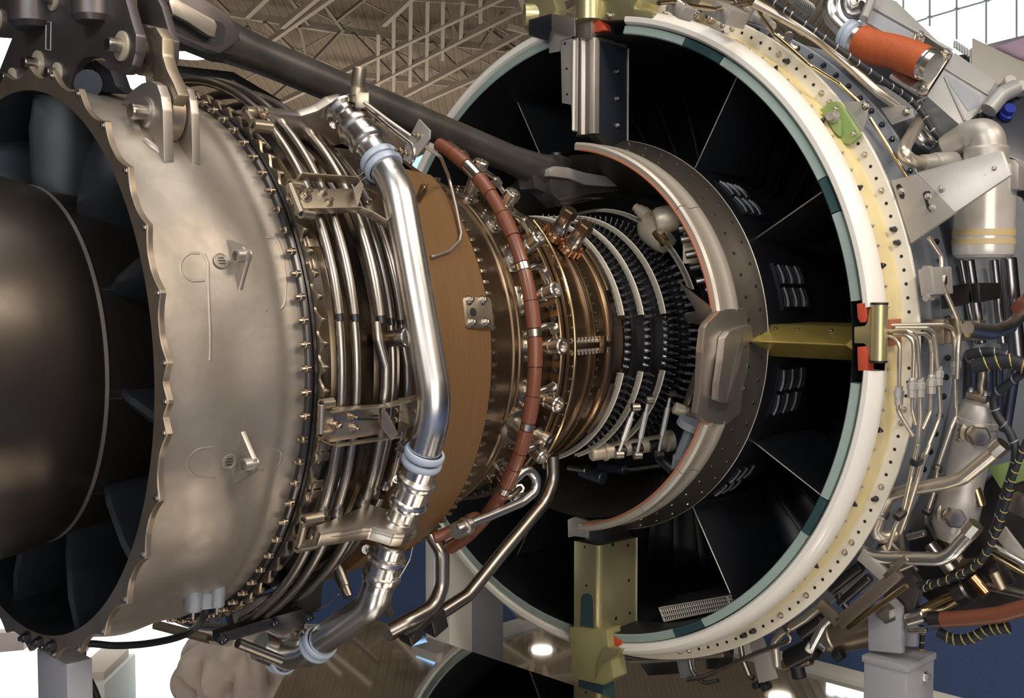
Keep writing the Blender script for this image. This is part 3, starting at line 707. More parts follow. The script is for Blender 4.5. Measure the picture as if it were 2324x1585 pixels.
# top fitting: threaded union, tee and sensing pipe over the big pipe
p0 = mp(808, 232); p1 = mp(817, 152)
tf = rod('top_union', p0, p1, prof_px(p0, p1, [(0, 0.013), (0.18, 0.013), (0.2, 0.016), (0.42, 0.016), (0.44, 0.0105), (0.48, 0.0115), (0.96, 0.0115), (1.0, 0.009)]), 'bracket_steel', ENG, 12)
bm = bmesh.new()
for k in range(12):
    t = 0.5 + 0.04*k; add_lathe(bm, [(-0.0012, 0.0114), (0, 0.0126), (0.0012, 0.0114)], frame(p0.lerp(p1, t), p1 - p0), 14, cap=False)
obj('thread', bm, 'steel', tf)
bm = bmesh.new(); add_box(bm, (0, 0, 0), (0.030, 0.026, 0.030), frame(mp(822, 228), (CAM - p0), (0, 0, 1)), 0.003); obj('tee_block', bm, 'bracket_steel', tf)
tube('sensing_pipe', [mp(822, 236), mp(880, 285), mp(935, 328), mp(942, 345), mp(937, 364), mp(930, 368)], 0.0042, 'steel', ENG, 0.015, 8)
tube('sensing_line', [on_x(827, 232, -1.145), on_x(880, 272, -1.12), on_x(945, 318, -1.075), on_x(1000, 356, -1.02)] + [on_cone(x, y, o) for (x, y), o in list(zip(pp, offs))[4:]], 0.0035, 'machined', BR, 0.02, 8)
# small flag plate with bolts standing off the pipe
fp = prism('flag_plate', [mp(950, 270), mp(975, 296), mp(974, 315), mp(948, 350), mp(930, 372), mp(915, 362), (mp(920, 330))], Vector((0.004, 0, 0)), 'cast_light', ENG, 0.001)
for x, y in ((952, 308), (913, 342), (925, 348)): bolt(mp(x, y), (-1, 0, 0), fp, STUD, 0.9, 'bracket_bolt')
tab = prism('corner_tab', [on_cone(955, 420), on_cone(968, 436), on_cone(952, 462), on_cone(940, 455)], radial(on_cone(955, 430))*0.004, 'bronze', BR, 0.001); bolt(on_cone(962, 428, 0.004), radial(on_cone(962, 428)), tab, STUD, 0.8, 'bracket_bolt')

# ---- brown segmented fuel hose round the combustor and the fuel nozzles
HX, HR = -0.75, 0.506
hose = tube('fuel_hose', arc(HX, HR, 66, -62, 90), 0.0122, 'hose_brown', ENG, 0, 16); hose['label'] = 'red-brown sleeved hose ring round the combustor'
segs = [66, 60, 54, 48.5, 42.5, 36, 29.5, 22.5, 20.5, 13, 6.5, 4.5, -2.5, -9.5, -16, -18, -24, -28.5, -34, -36, -44, -52, -62]
bands = {22.5, 6.5, -16, -34, 54}
for k, (a0, a1) in enumerate(zip(segs[:-1], segs[1:])):
    if a0 in bands:
        tube('hose_band', arc(HX, HR, a0 - 0.2, a1 + 0.2, 3), 0.0152, 'steel', hose, 0, 16)
    else:
        tube('hose_sleeve', arc(HX, HR, a0 - 0.15, a1 + 0.15, 8), 0.0148 + 0.0012*(k % 2), 'hose_brown', hose, 0, 18)
for i, a in enumerate((61, 46, 31, 16.3, 1.8, -13.2, -28, -43)):
    X = -0.648; p = pol(X, 0.39, a); n = radial(p)
    nz = rod('fuel_nozzle', p, p + n, [(0, 0.026), (0.010, 0.026), (0.012, 0.0150), (0.060, 0.0150), (0.062, 0.0175), (0.070, 0.0175), (0.072, 0.0160), (0.082, 0.0160), (0.084, 0.0185), (0.100, 0.0185), (0.103, 0.016), (0.103, 0.012), (0.095, 0.011)], 'steel', ENG, 20)
    q = pol(HX, HR, a + 4.2)
    tube('feed_pipe', [q, pol(HX + 0.03, HR + 0.004, a + 5.2), pol(X - 0.03, HR - 0.012, a + 5.4), pol(X + 0.002, 0.47, a + 2.0), pol(X, 0.468, a + 0.6)], 0.0065, 'steel', nz, 0.012, 10)
    e0 = pol(X - 0.030, HR - 0.012, a + 5.4); rod('feed_nut', e0, pol(X + 0.002, 0.47, a + 2.0), [(0.004, 0.0105), (0.022, 0.0105)], 'steel', nz, 6)
    # mounting flange behind the hose
    s = pol(-0.665, 0.392, a); bm = bmesh.new(); M = frame(s, n, (0, 0, 1) if abs(n.z) < 0.9 else (1, 0, 0)); add_box(bm, (0, 0, 0.004), (0.070, 0.030, 0.010), M, 0.004); fl2 = obj('nozzle_flange', bm, 'tube_steel', nz)
    for sg in (-1, 1): bolt(M @ Vector((0.026*sg, 0, 0.009)), n, fl2, STUD, 0.85, 'bolt')
# secondary valve housings low on the combustor with a round cap
a = on_c(1178, 975, 0.43); n = radial(a)
vh = rod('valve_housing', a - n*0.03, a + n*0.06, [(0, 0.042), (0.02, 0.042), (0.022, 0.028), (0.07, 0.026)], 'tube_steel', ENG, 24)
c0 = on_c(1215, 985, 0.47); c1 = on_c(1243, 1003, 0.50)
dr = (c1 - c0).normalized(); cap = rod('drain_cap', c0 - dr*0.03, c1 + dr*0.006, [(0, 0.010), (0.03, 0.010), (0.03, 0.015), (0.045, 0.015), (0.047, 0.019), (0.062, 0.019), (0.064, 0.017)], 'bracket_steel', ENG, 20)
rod('cap_face', c1 + dr*0.0, c1 + dr*0.010, [((c1 - c0).length*0 + 0.004, 0.0135), (0.0085, 0.0135)], 'dark_steel', cap, 20)
tube('brass_line', [pol(-0.508, 0.400, -38), pol(-0.53, 0.43, -41), c1 + dr*-0.01], 0.0052, 'brass_line', ENG, 0.02, 10)
# silver feed pipe hooking into the hose low down
HF = [pol(HX, HR, -35.0), on_y(1196, 1062, -0.42), on_y(1218, 1085, -0.42), on_y(1216, 1115, -0.42), on_y(1185, 1140, -0.42), on_y(1110, 1172, -0.42), on_y(1050, 1195, -0.42), on_y(1042, 1200, -0.42)]
fpipe = tube('feed_pipe', HF, 0.0105, 'pipe_steel', ENG, 0.035, 14); fpipe['label'] = 'silver hooked feed pipe joining the brown hose'
q0, q1 = on_y(1068, 1190, -0.42), on_y(1033, 1206, -0.42)
rod('pipe_union', q0, q1, prof_px(q0, q1, [(0, 0.012), (0.15, 0.017), (0.4, 0.0175), (0.45, 0.014), (0.7, 0.016), (1.0, 0.015)]), 'bright_steel', fpipe, 18)
lower_hose = tube('fuel_hose', [pol(HX, HR, -52), on_y(1085, 1168, -0.36), on_y(1030, 1203, -0.36), on_y(985, 1222, -0.34)], 0.0125, 'hose_brown', ENG, 0.03, 14); lower_hose['label'] = 'lower end of the brown fuel hose'
# thick drain pipe running down and back from the bottom of the core
DP = [on_y(1254, 1035, -0.18), on_y(1256, 1088, -0.18), on_y(1236, 1140, -0.18), on_y(1140, 1255, -0.18), on_y(1062, 1352, -0.18), on_y(1000, 1392, -0.18), on_y(880, 1440, -0.18)]
dp = tube('drain_pipe', DP, 0.0165, 'tube_steel', ENG, 0.07, 18, seg=7); dp['label'] = 'long bent drain pipe under the core'
DP2 = [on_y(960, 1168, -0.22), on_y(975, 1205, -0.22), on_y(1003, 1250, -0.22), on_y(1003, 1330, -0.22), on_y(985, 1378, -0.22), on_y(930, 1408, -0.22), on_y(885, 1432, -0.20)]
dp2 = tube('drain_pipe', DP2, 0.0175, 'tube_steel', ENG, 0.06, 18, seg=7); dp2['label'] = 'short hooked drain pipe under the core'
cm_ = on_y(965, 1405, -0.20)
bm = bmesh.new()
for (x, y), s in (((945, 1415), (0.075, 0.05, 0.012)), ((985, 1410), (0.045, 0.04, 0.05)), ((930, 1440), (0.035, 0.04, 0.03))):
    add_box(bm, (0, 0, 0), s, frame(on_y(x, y, -0.22), (-0.4, -0.2, 0.9), (0.8, 0, 0.35)), 0.003)
obj('pipe_clamp', bm, 'dark_steel', dp2)
p0, p1 = on_y(868, 1352, -0.3), on_y(890, 1408, -0.25)
rod('hexagon_fitting', p0, p1, [(0, 0.009), (0.012, 0.009), (0.012, 0.014), (0.034, 0.014), (0.034, 0.009), (0.09, 0.009)], 'tube_steel', ENG, 6)
p0, p1 = on_y(770, 1300, -0.30), on_y(785, 1340, -0.32)
rod('sensor_plug', p0, p1, [(-0.02, 0.011), (0.0, 0.013), (0.03, 0.013), (0.031, 0.0105), (0.052, 0.0105)], 'tube_steel', ENG, 16)
tube('sensor_wire', [mp(937, 1240), mp(930, 1270), mp(913, 1300), mp(905, 1312), mp(893, 1314)], 0.0016, 'steel', ENG, 0.01, 6)
tube('sensor_wire', [mp(768, 1350), mp(745, 1372), mp(718, 1385)], 0.0014, 'steel', ENG, 0.01, 6)
# bracket assembly under the turbine case
UB = -0.27
ub = prism('support_bracket', [on_y(500, 1438, UB), on_y(630, 1398, UB), on_y(690, 1382, UB), on_y(700, 1398, UB), on_y(690, 1425, UB), on_y(640, 1446, UB), on_y(615, 1432, UB), on_y(500, 1463, UB)], Vector((0, 0.03, 0)), 'dark_steel', ENG, 0.003); ub['label'] = 'dark support bracket under the turbine case'
for x, y in ((505, 1452), (622, 1412), (700, 1400)): bolt(on_y(x, y, UB), (0, -1, 0), ub, BOLT_DARK, 1.3)
rod('bracket_tube', on_y(540, 1460, UB), on_y(600, 1484, UB), [(0, 0.010), (0.11, 0.010)], 'tube_steel', ub, 14)
tube('cross_strap', [on_y(350, 1418, 0.1), on_y(480, 1452, 0.0), on_y(520, 1458, -0.1)], 0.010, 'bracket_steel', ub, 0.02, 6)
# ================================================================ fan duct: rim, liner, struts, splitter fairing
def arcrev(name, prof, m, parent, a0, a1, label=None, step=1.5, angle=32):
    o = revolve(name, prof, m, parent, max(8, int((a1 - a0)/step)), a0, a1, angle=angle, closed=True)
    if label: o['label'] = label
    return o
RIM = [(-0.004, 0.858), (-0.026, 0.8605), (-0.036, 0.868), (-0.036, 0.880), (-0.028, 0.890), (-0.010, 0.898), (0.006, 0.9005), (0.016, 0.8985), (0.016, 0.858)]
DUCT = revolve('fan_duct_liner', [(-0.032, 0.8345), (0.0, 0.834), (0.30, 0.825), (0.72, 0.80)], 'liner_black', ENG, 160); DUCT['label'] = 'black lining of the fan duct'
r1 = arcrev('rim_ring', RIM, 'white_paint', ENG, 6.3, 80, 'white rounded rear rim of the fan case')
arcrev('rim_ring', RIM, 'white_paint', ENG, -80.5, -3.2)
arcrev('rim_ring', RIM, 'white_paint', ENG, 95, 267)
TE = [(-0.030, 0.8345), (-0.034, 0.838), (-0.030, 0.8575), (0.0, 0.8575), (0.0, 0.8345)]
gl = [(80, 66, 1), (65.8, 57, 0), (56.8, 28, 1), (27.8, 22, 0), (21.8, 7.5, 1), (-5.5, -25, 1), (-25.2, -32, 0), (-32.2, -60, 1), (-60.2, -67, 0), (-67.2, -82, 1)]
for a, b, k in gl:
    arcrev('inner_edge_segment', TE, 'teal_rim' if k else 'dark_teal', ENG, b, a)
arcrev('inner_edge_segment', TE, 'teal_rim', ENG, 95, 267)
# yellow primer band, drilled flange, outer case and second flange
revolve('primer_band', [(0.010, 0.896), (0.03, 0.893), (0.095, 0.893), (0.10, 0.895)], 'cream', ENG, 160)['label'] = 'yellow primed band behind the rim'
DF = revolve('drilled_flange', [(0.098, 0.892), (0.098, 0.932), (0.100, 0.934), (0.108, 0.934), (0.110, 0.932), (0.110, 0.89)], 'flange_white', ENG, 192); DF['label'] = 'cream drilled flange of the fan case'
FC = revolve('fan_case', [(0.109, 0.900), (0.20, 0.902), (0.283, 0.902), (0.286, 0.932), (0.288, 0.934), (0.298, 0.934), (0.300, 0.932), (0.302, 0.905), (0.55, 0.915), (0.95, 0.92)], 'blue_grey', ENG, 160)
hb = bmesh.new(); add_lathe(hb, [(-0.002, 0.0042), (0.0006, 0.0042)], None, 10); HOLE = data_from_bm(hb, 'bolt_hole', 'rubber')
conem = bolt_mesh('cone_bolt', 'black_bolt', 0.0075, 0.004, 0.016, 0.0058, False, 8)
k = 0; a = -80.0
pat = 'hhhbbhhhhhcchhbhhbhhhhbbhhhcbhhhhbbh'
while a < 80:
    if not (-1.5 < a < 4.5):
        c = pat[k % len(pat)]; M = frame(pol(0.098, 0.912, a), (-1, 0, 0))
        if c == 'h': inst('bolt_hole', HOLE, DF, M)
        elif c == 'b': inst('bolt', BOLT, DF, M @ Matrix.Scale(1.0, 4)); 
        else: inst('cone_bolt', conem, DF, M)
    a += 2.08; k += 1
for k in range(-14, 30):
    a = 3.0*k + 1
    inst('bolt', BOLT_DARK, FC, frame(pol(0.286, 0.919, a), (-1, 0, 0)) @ Matrix.Scale(1.05, 4))
for k in range(-14, 28):          # rivets at the root of the rim
    a = 3.1*k
    if 6 > a > -3: continue
    p = pol(0.03, 0.894, a); inst('bolt', BOLT_DARK if k % 4 == 0 else BOLT_TAN, r1, frame(p, radial(p)) @ Matrix.Scale(0.5 if k % 4 else 0.9, 4))
# hub wall, dark barrel and silver lipped ring
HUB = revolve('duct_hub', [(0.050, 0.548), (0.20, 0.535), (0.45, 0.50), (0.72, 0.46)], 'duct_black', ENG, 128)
BAR = revolve('inner_barrel', [(-0.024, 0.5215), (-0.018, 0.524), (0.045, 0.553), (0.050, 0.556), (0.054, 0.555), (0.054, 0.545)], 'barrel_dark', ENG, 128, -82, 82); BAR['label'] = 'dark riveted barrel of the inner duct'
tube('barrel_edge', [pol(0.052, 0.556, a) for a in range(-80, 81, 2)], 0.0016, 'machined', BAR, 0, 6)
rivd = bolt_mesh('rivet', 'tube_steel', 0.0048, 0.0022, 0, 0.001, False, 10)
for k in range(-12, 13):
    for X, R, o in ((0.002, 0.5335, 0.0), (0.034, 0.548, 2.6)):
        p = pol(X, R, 6.3*k + o); inst('rivet', rivd, BAR, frame(p - radial(p)*0.0005, radial(p)))
LIP = [(-0.126, 0.515), (-0.128, 0.530), (-0.122, 0.536), (-0.105, 0.537), (-0.094, 0.532), (-0.085, 0.5285), (-0.072, 0.5285), (-0.064, 0.533), (-0.052, 0.5365), (-0.040, 0.534), (-0.022, 0.5235), (-0.022, 0.512)]
for a0, a1 in ((9, 40), (40.25, 84), (-38, -21.5), (-56, -38.25), (-82, -56.25)):
    o = arcrev('lipped_ring', LIP, 'lip_silver', ENG, a0, a1, 'silver grooved lip ring round the core opening')
for a0, a1 in ((10, 82), (-80, -22)):
    tube('seal_strip', [pol(-0.1285, 0.516, a0 + (a1 - a0)*i/40) for i in range(41)], 0.0030, 'rust_seal', ENG, 0, 6)
# fairing where the side splitter meets the ring
FR = 0.536
fa = [(1638, 702), (1606, 734), (1600, 745), (1594, 800), (1591, 880), (1582, 938), (1590, 948), (1606, 962), (1650, 965), (1690, 930), (1700, 800), (1695, 700)]
fo = prism('fairing', [on_c(x, y, FR) for x, y in fa], -radial(on_c(1640, 800, FR))*0.02, 'machined', ENG, 0.003); fo['label'] = 'silver bulged fairing under the gold splitter'
fb = [(1628, 768), (1640, 750), (1668, 741), (1690, 735), (1695, 770), (1672, 790), (1664, 830), (1660, 890), (1652, 910), (1630, 914), (1612, 908), (1616, 870), (1622, 820)]
prism('fairing_bulge', [on_c(x, y, FR) for x, y in fb], radial(on_c(1640, 800, FR))*0.022, 'machined', fo, 0.007)
tube('seal_strip', [on_c(x, y, FR - 0.004) for x, y in [(1638, 700), (1605, 735), (1599, 746), (1593, 800), (1590, 880), (1581, 938)]], 0.0034, 'rust_seal', fo, 0.01, 6)
tube('seal_strip', [on_c(x, y, FR - 0.004) for x, y in [(1600, 958), (1606, 962), (1608, 978)]], 0.0045, 'rust_seal', fo, 0.01, 6)
# radial struts with a bright rear edge
for a in (30, 60, 120, 150, 180, 210, 240, 300, 330):
    bm = bmesh.new(); rows = []
    for r in (0.535, 0.835):
        rows.append([bm.verts.new(pol(x, r, a) + Vector((0, math.sin(math.radians(a)), math.cos(math.radians(a))))*t) for x, t in ((0.13, -0.0012), (0.13, 0.0012), (0.24, 0.010), (0.40, 0.008), (0.46, 0), (0.40, -0.008), (0.24, -0.010))])
    for i in range(7): bm.faces.new((rows[0][i], rows[0][(i+1) % 7], rows[1][(i+1) % 7], rows[1][i]))
    st = obj('fan_strut', bm, 'vane_black', ENG)
    tube('edge_strip', [pol(0.128, 0.54, a), pol(0.128, 0.833, a)], 0.0021, 'machined', st, 0, 6)
# outlet guide vanes further in
for k in range(44):
    a = 360*k/44 + 2; bm = bmesh.new(); rows = []
    for r in (0.47, 0.60, 0.72, 0.81):
        rows.append([bm.verts.new(pol(0.56 + 0.06*u, r, a + (8*u*u - 3*u)*(1.15 - 0.3*(r - 0.47)) + (r - 0.47)*18)) for u in (0, 0.5, 1, 1.5, 2.0)])
    for p, q in zip(rows[:-1], rows[1:]):
        for i in range(4): bm.faces.new((p[i], p[i+1], q[i+1], q[i]))
    o = obj('guide_vane', bm, 'vane_black', ENG, angle=80); sm = o.modifiers.new('solid', 'SOLIDIFY'); sm.thickness = 0.004
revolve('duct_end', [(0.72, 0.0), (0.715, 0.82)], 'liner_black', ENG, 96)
# cooling grilles let into the hub
def grille(a0, a1, x0, x1, n, name='grille'):
    X = (x0 + x1)/2
    R = lambda x: 0.556 - (x - 0.03)*0.085
    bm = bmesh.new()
    g = None
    am = (a0 + a1)/2; rows = []
    fr = revolve('grille', [(x0 - 0.008, R(x0) - 0.012), (x0 - 0.008, R(x0) - 0.001), (x1 + 0.008, R(x1) - 0.001), (x1 + 0.008, R(x1) - 0.012)], 'black_bolt', ENG, 12, a0 - 0.8, a1 + 0.8, closed=True)
    for i in range(n):
        x = x0 + (x1 - x0)*(i + 0.5)/n
        for (b0, b1) in ((a0, am - 0.6), (am + 0.6, a1)):
            tube('grille_slat', [pol(x + 0.004*math.sin(j), R(x) + 0.0015, b0 + (b1 - b0)*j/4) for j in range(5)], 0.0028, 'dark_steel' if i % 2 else 'blue_grey', fr, 0, 6)
grille(9.5, 21.5, 0.16, 0.30, 6); grille(-21, -8, 0.14, 0.29, 6); grille(38.5, 51, 0.13, 0.24, 6); grille(-52, -40, 0.13, 0.24, 6)
# heat exchanger box low in the duct
hx = [(1496, 1380), (1660, 1352), (1667, 1378), (1508, 1412)]
HXX = 0.105
bm = bmesh.new(); add_prism(bm, [on_x(x, y, HXX) for x, y in hx], Vector((0.09, 0.0, 0.02)), 0.002); hxo = obj('heat_exchanger', bm, 'duct_black', ENG); hxo['label'] = 'finned heat exchanger low in the fan duct'
for t in (0.02, 0.34, 0.66, 0.98):
    a = Vector((on_x(1496, 1380, HXX - 0.003))).lerp(on_x(1508, 1412, HXX - 0.003), t); b = Vector(on_x(1660, 1352, HXX - 0.003)).lerp(on_x(1667, 1378, HXX - 0.003), t)
    tube('rail', [a, b], 0.0026, 'cast_light', hxo, 0, 6)
for i in range(34):
    t = (i + 0.5)/34; a = Vector(on_x(1496, 1380, HXX - 0.002)).lerp(on_x(1660, 1352, HXX - 0.002), t); b = Vector(on_x(1508, 1412, HXX - 0.002)).lerp(on_x(1667, 1378, HXX - 0.002), t)
    tube('fin', [a, b], 0.0018, 'cast_light', hxo, 0, 4)
tube('rail', [on_x(1496, 1380, HXX - 0.003), on_x(1508, 1412, HXX - 0.003)], 0.0026, 'cast_light', hxo, 0, 6); tube('rail', [on_x(1650, 1354, HXX - 0.003), on_x(1658, 1381, HXX - 0.003)], 0.0045, 'cast_light', hxo, 0, 6)

# ---- upper bifurcation
UPX = -0.045
col = bmesh.new()
add_prism(col, [Vector((x, y, 0.565)) for x, y in ((UPX + 0.012, 0.020), (UPX, 0.008), (UPX, -0.006), (UPX + 0.008, -0.014), (UPX + 0.004, -0.026), (UPX + 0.001, -0.034), (UPX + 0.006, -0.048), (UPX + 0.022, -0.052), (0.10, -0.050), (0.10, 0.045), (UPX + 0.03, 0.04))], Vector((0, 0, 0.262)), 0.001)
UB_ = obj('upper_bifurcation', col, 'machined', ENG, angle=45); UB_['label'] = 'grey pillar crossing the fan duct at the top'
prism('side_panel', [Vector((UPX + 0.022, -0.0535, 0.56)), Vector((0.098, -0.0535, 0.545)), Vector((0.098, -0.0535, 0.815)), Vector((UPX + 0.022, -0.0535, 0.82))], Vector((0, 0.002, 0)), 'panel_navy', UB_, 0.0003)
tube('edge_strip', [Vector((0.10, -0.053, 0.542)), Vector((0.10, -0.053, 0.815))], 0.0035, 'cast_light', UB_, 0, 6)
prism('foot_panel', [Vector((UPX + 0.01, -0.053, 0.562)), Vector((0.098, -0.0555, 0.545)), Vector((0.098, -0.0555, 0.522)), Vector((UPX + 0.04, -0.0555, 0.53))], Vector((0, 0.03, 0)), 'barrel_dark', UB_, 0.001)
for x, y in ((1399, 162), (1399, 224), (1400, 285)):
    inst('bolt', BOLT, UB_, frame(on_y(x, y, -0.054), (0, -1, 0)) @ Matrix.Scale(1.0, 4))
LPn = [(1272, 92), (1310, 86), (1308, 298), (1299, 299), (1296, 238), (1275, 234)]
lp = prism('side_plate', [on_x(x, y, UPX - 0.012) for x, y in LPn], Vector((0.006, 0, 0)), 'cast_light', UB_, 0.001)
for x, y in ((1282, 99), (1286, 156), (1287, 214)):
    inst('bolt_hole', HOLE, lp, frame(on_x(x, y, UPX - 0.0125), (-1, 0, 0)) @ Matrix.Scale(0.85, 4))
tube('plate_edge', [on_x(1303, 92, UPX - 0.014), on_x(1301, 296, UPX - 0.014)], 0.004, 'flange_white', lp, 0, 8)
prism('upper_block', [on_x(x, y, UPX - 0.002) for x, y in ((1304, 40), (1342, 44), (1342, 88), (1320, 91), (1304, 86))], Vector((0.10, 0, 0)), 'machined', UB_, 0.003)
ab = prism('angle_bracket', [on_x(x, y, UPX - 0.03) for x, y in ((1252, 31), (1304, 40), (1304, 82), (1252, 67))], Vector((0.004, 0, 0)), 'machined', UB_, 0.0008)
q = [on_x(1252, 31, UPX - 0.03), on_x(1252, 67, UPX - 0.03)]; bk = Vector((-0.01, 0.085, 0.0))
prism('bracket_wall', [on_x(1252, 31, UPX - 0.03), on_x(1200, 45, UPX + 0.02), on_x(1200, 80, UPX + 0.02), on_x(1244, 93, UPX - 0.02), on_x(1252, 67, UPX - 0.03)], Vector((0.004, 0.004, 0)), 'panel_navy', ab, 0.0006)
prism('bracket_tab', [on_x(x, y, UPX - 0.005) for x, y in ((1245, 60), (1300, 78), (1296, 86), (1272, 92), (1272, 116), (1246, 121))], Vector((0.004, 0, 0)), 'cast_light', ab, 0.0006)
# gold domes of the thrust reverser hinge
GC = on_x(1345, 20, -0.02)
def dome(px0, px1, R0, parent, X, m='pale_gold'):
    pass
bm = bmesh.new()
for i, (ya, yb) in enumerate(((45, -60),)):
    outl = [(1304, 42), (1303, 20), (1306, -10), (1316, -40), (1350, -60), (1420, -50), (1445, -10), (1448, 0), (1440, 12), (1440, 20), (1480, 28), (1484, 38), (1478, 46), (1440, 46), (1366, 46), (1345, 46)]
    add_prism(bm, [on_x(x, y, -0.035) for x, y in outl], Vector((0.10, 0, 0)), 0.004)
gd = obj('hinge_bracket', bm, 'pale_gold', ENG); gd['label'] = 'pale gold hinge bracket on top of the fan case'
c0 = on_x(1338, 10, -0.035); bm = bmesh.new()
add_lathe(bm, [(-0.0, 0.040), (0.05, 0.040)], frame(c0 + Vector((0.0, 0, -0.045)), (0, 0, 1)), 24); obj('hinge_barrel', bm, 'pale_gold', gd)
inst('bolt', BOLT, gd, frame(on_x(1384, 35, -0.036), (-1, 0, 0)) @ Matrix.Scale(1.2, 4))
c1_ = on_x(1222, 25, 0.06)
bm = bmesh.new(); add_lathe(bm, [(0, 0.036), (0.08, 0.036), (0.09, 0.03)], frame(c1_ + Vector((-0.02, 0.04, -0.01)), (0.8, -0.6, 0)), 28); hb2 = obj('hinge_barrel', bm, 'pale_gold', gd)
prism('hinge_lug', [on_x(x, y, 0.05) for x, y in ((1192, 10), (1200, -20), (1250, -20), (1262, 20), (1256, 34), (1200, 46), (1198, 60))], Vector((0.05, 0, 0)), 'pale_gold', gd, 0.003)
prism('hinge_strap', [on_x(x, y, 0.05) for x, y in ((1198, 78), (1222, 86), (1218, 96), (1172, 120), (1180, 100))], Vector((0.05, 0, 0)), 'pale_gold', gd, 0.003)
prism('seal_block', [on_x(x, y, -0.034) for x, y in ((1346, 46), (1358, 43), (1368, 54), (1372, 68), (1352, 73), (1346, 72))], Vector((0.03, 0, 0)), 'red_seal', ENG, 0.002)

# ---- lower bifurcation
LX = -0.055
LB = [(1303, 1228), (1352, 1236), (1360, 1240), (1366, 1426), (1303, 1424)]
lowb = bmesh.new()
P0 = on_x(1303, 1228, LX); P1 = on_x(1360, 1238, LX)
ya, yb, zt, zb = P0.y, P1.y, P0.z, on_x(1303, 1426, LX).z
add_prism(lowb, [Vector((LX, ya, zt)), Vector((LX, yb + 0.012, zt)), Vector((LX + 0.004, yb + 0.004, zt)), Vector((LX + 0.014, yb, zt)), Vector((0.105, yb - 0.004, zt)), Vector((0.105, ya, zt))], Vector((0, 0, zb - zt)), 0.001)
lbo = obj('lower_bifurcation', lowb, 'pale_gold', ENG, angle=45); lbo['label'] = 'gold box pillar crossing the fan duct at the bottom'
tube('edge_strip', [Vector((0.106, yb - 0.004, zt)), Vector((0.106, yb - 0.004, zb))], 0.0028, 'cast_light', lbo, 0, 6)
slot = [(1318, 1360), (1322, 1350), (1333, 1347), (1343, 1352), (1346, 1365), (1347, 1426), (1317, 1422)]
prism('slot', [on_x(x, y, LX - 0.0006) for x, y in slot], Vector((0.0007, 0, 0)), 'dark_teal', lbo, 0)
for x, y in ((1327, 1242), (1331, 1330)): inst('bolt_hole', HOLE, lbo, frame(on_x(x, y, LX - 0.0002), (-1, 0, 0)) @ Matrix.Scale(0.9, 4))
for x, y in ((1391, 1237), (1425, 1238), (1427, 1318), (1429, 1392), (1398, 1404)): inst('bolt_hole', HOLE, lbo, frame(on_y(x, y, yb - 0.003), (0, -1, 0)) @ Matrix.Scale(1.2, 4))
prism('top_block', [on_x(x, y, LX - 0.012) for x, y in ((1288, 1180), (1302, 1174), (1330, 1184), (1332, 1222), (1303, 1218), (1289, 1221))], Vector((0.03, 0, 0)), 'cast_light', lbo, 0.002)
prism('top_block', [on_x(x, y, LX - 0.004) for x, y in ((1328, 1212), (1345, 1198), (1365, 1200), (1372, 1234), (1345, 1234), (1328, 1226))], Vector((0.12, 0, 0)), 'dark_steel', lbo, 0.004)
tp = prism('tape_wrap', [on_x(x, y, LX - 0.006) for x, y in ((1293, 1424), (1376, 1430), (1380, 1470), (1405, 1478), (1386, 1500), (1392, 1540), (1370, 1556), (1300, 1540))], Vector((0.06, 0, 0)), 'tape', ENG, 0.001); tp['label'] = 'yellowed transparent tape wrapped round the lower latch'
prism('tape_fold', [on_x(x, y, LX - 0.012) for x, y in ((1360, 1490), (1372, 1470), (1405, 1474), (1400, 1488), (1370, 1505), (1352, 1545))], Vector((0.005, 0, 0)), 'pale_gold', tp, 0.0005)
prism('lower_post', [on_x(x, y, LX + 0.01) for x, y in ((1312, 1540), (1368, 1556), (1372, 1640), (1312, 1640))], Vector((0.05, 0, 0)), 'dark_teal', tp, 0.002)
prism('seal_block', [on_x(x, y, -0.034) for x, y in ((1378, 1443), (1392, 1442), (1411, 1456), (1410, 1466), (1380, 1466))], Vector((0.03, 0, 0)), 'red_seal', ENG, 0.002)

# ---- gold side splitter and its latch beam
ridge0, ridge1 = on_x(1672, 775, 0.0), on_x(1918, 774, 0.0)
ZT, ZB = 0.058, -0.040
def gp(px): return on_x(px[0], px[1], 0.0)
bm = bmesh.new()
ra, rb = ridge0.y, ridge1.y; rz = 0.006
A0, A1 = Vector((0.0, ra - 0.0, rz)), Vector((0.0, rb, rz)); B0, B1 = Vector((0.085, ra + 0.03, 0.046)), Vector((0.085, -0.83, 0.046)); C0, C1 = Vector((0.085, ra + 0.03, -0.036)), Vector((0.085, -0.83, -0.036))
T1, D1 = Vector((0.01, -0.832, 0.034)), Vector((0.01, -0.832, -0.016))
D0 = Vector((0.34, ra + 0.03, 0.046)); D2 = Vector((0.34, -0.825, 0.046)); E0 = Vector((0.34, ra + 0.03, -0.036)); E2 = Vector((0.34, -0.825, -0.036))
vs = [bm.verts.new(v) for v in (A0, A1, B0, B1, C0, C1, T1, D1, D0, D2, E0, E2)]
for f in ((0, 1, 6, 3, 2), (0, 4, 5, 7, 1), (1, 7, 6), (6, 7, 5, 3), (2, 3, 9, 8), (4, 10, 11, 5), (8, 9, 11, 10), (0, 2, 8, 10, 4), (3, 5, 11, 9)): bm.faces.new([vs[i] for i in f])
SPL = obj('side_splitter', bm, 'cad_gold', ENG, angle=20); SPL['label'] = 'gold wedge splitter crossing the duct to the rim'
tube('ridge', [A0, A1], 0.0028, 'cad_gold', SPL, 0, 8)
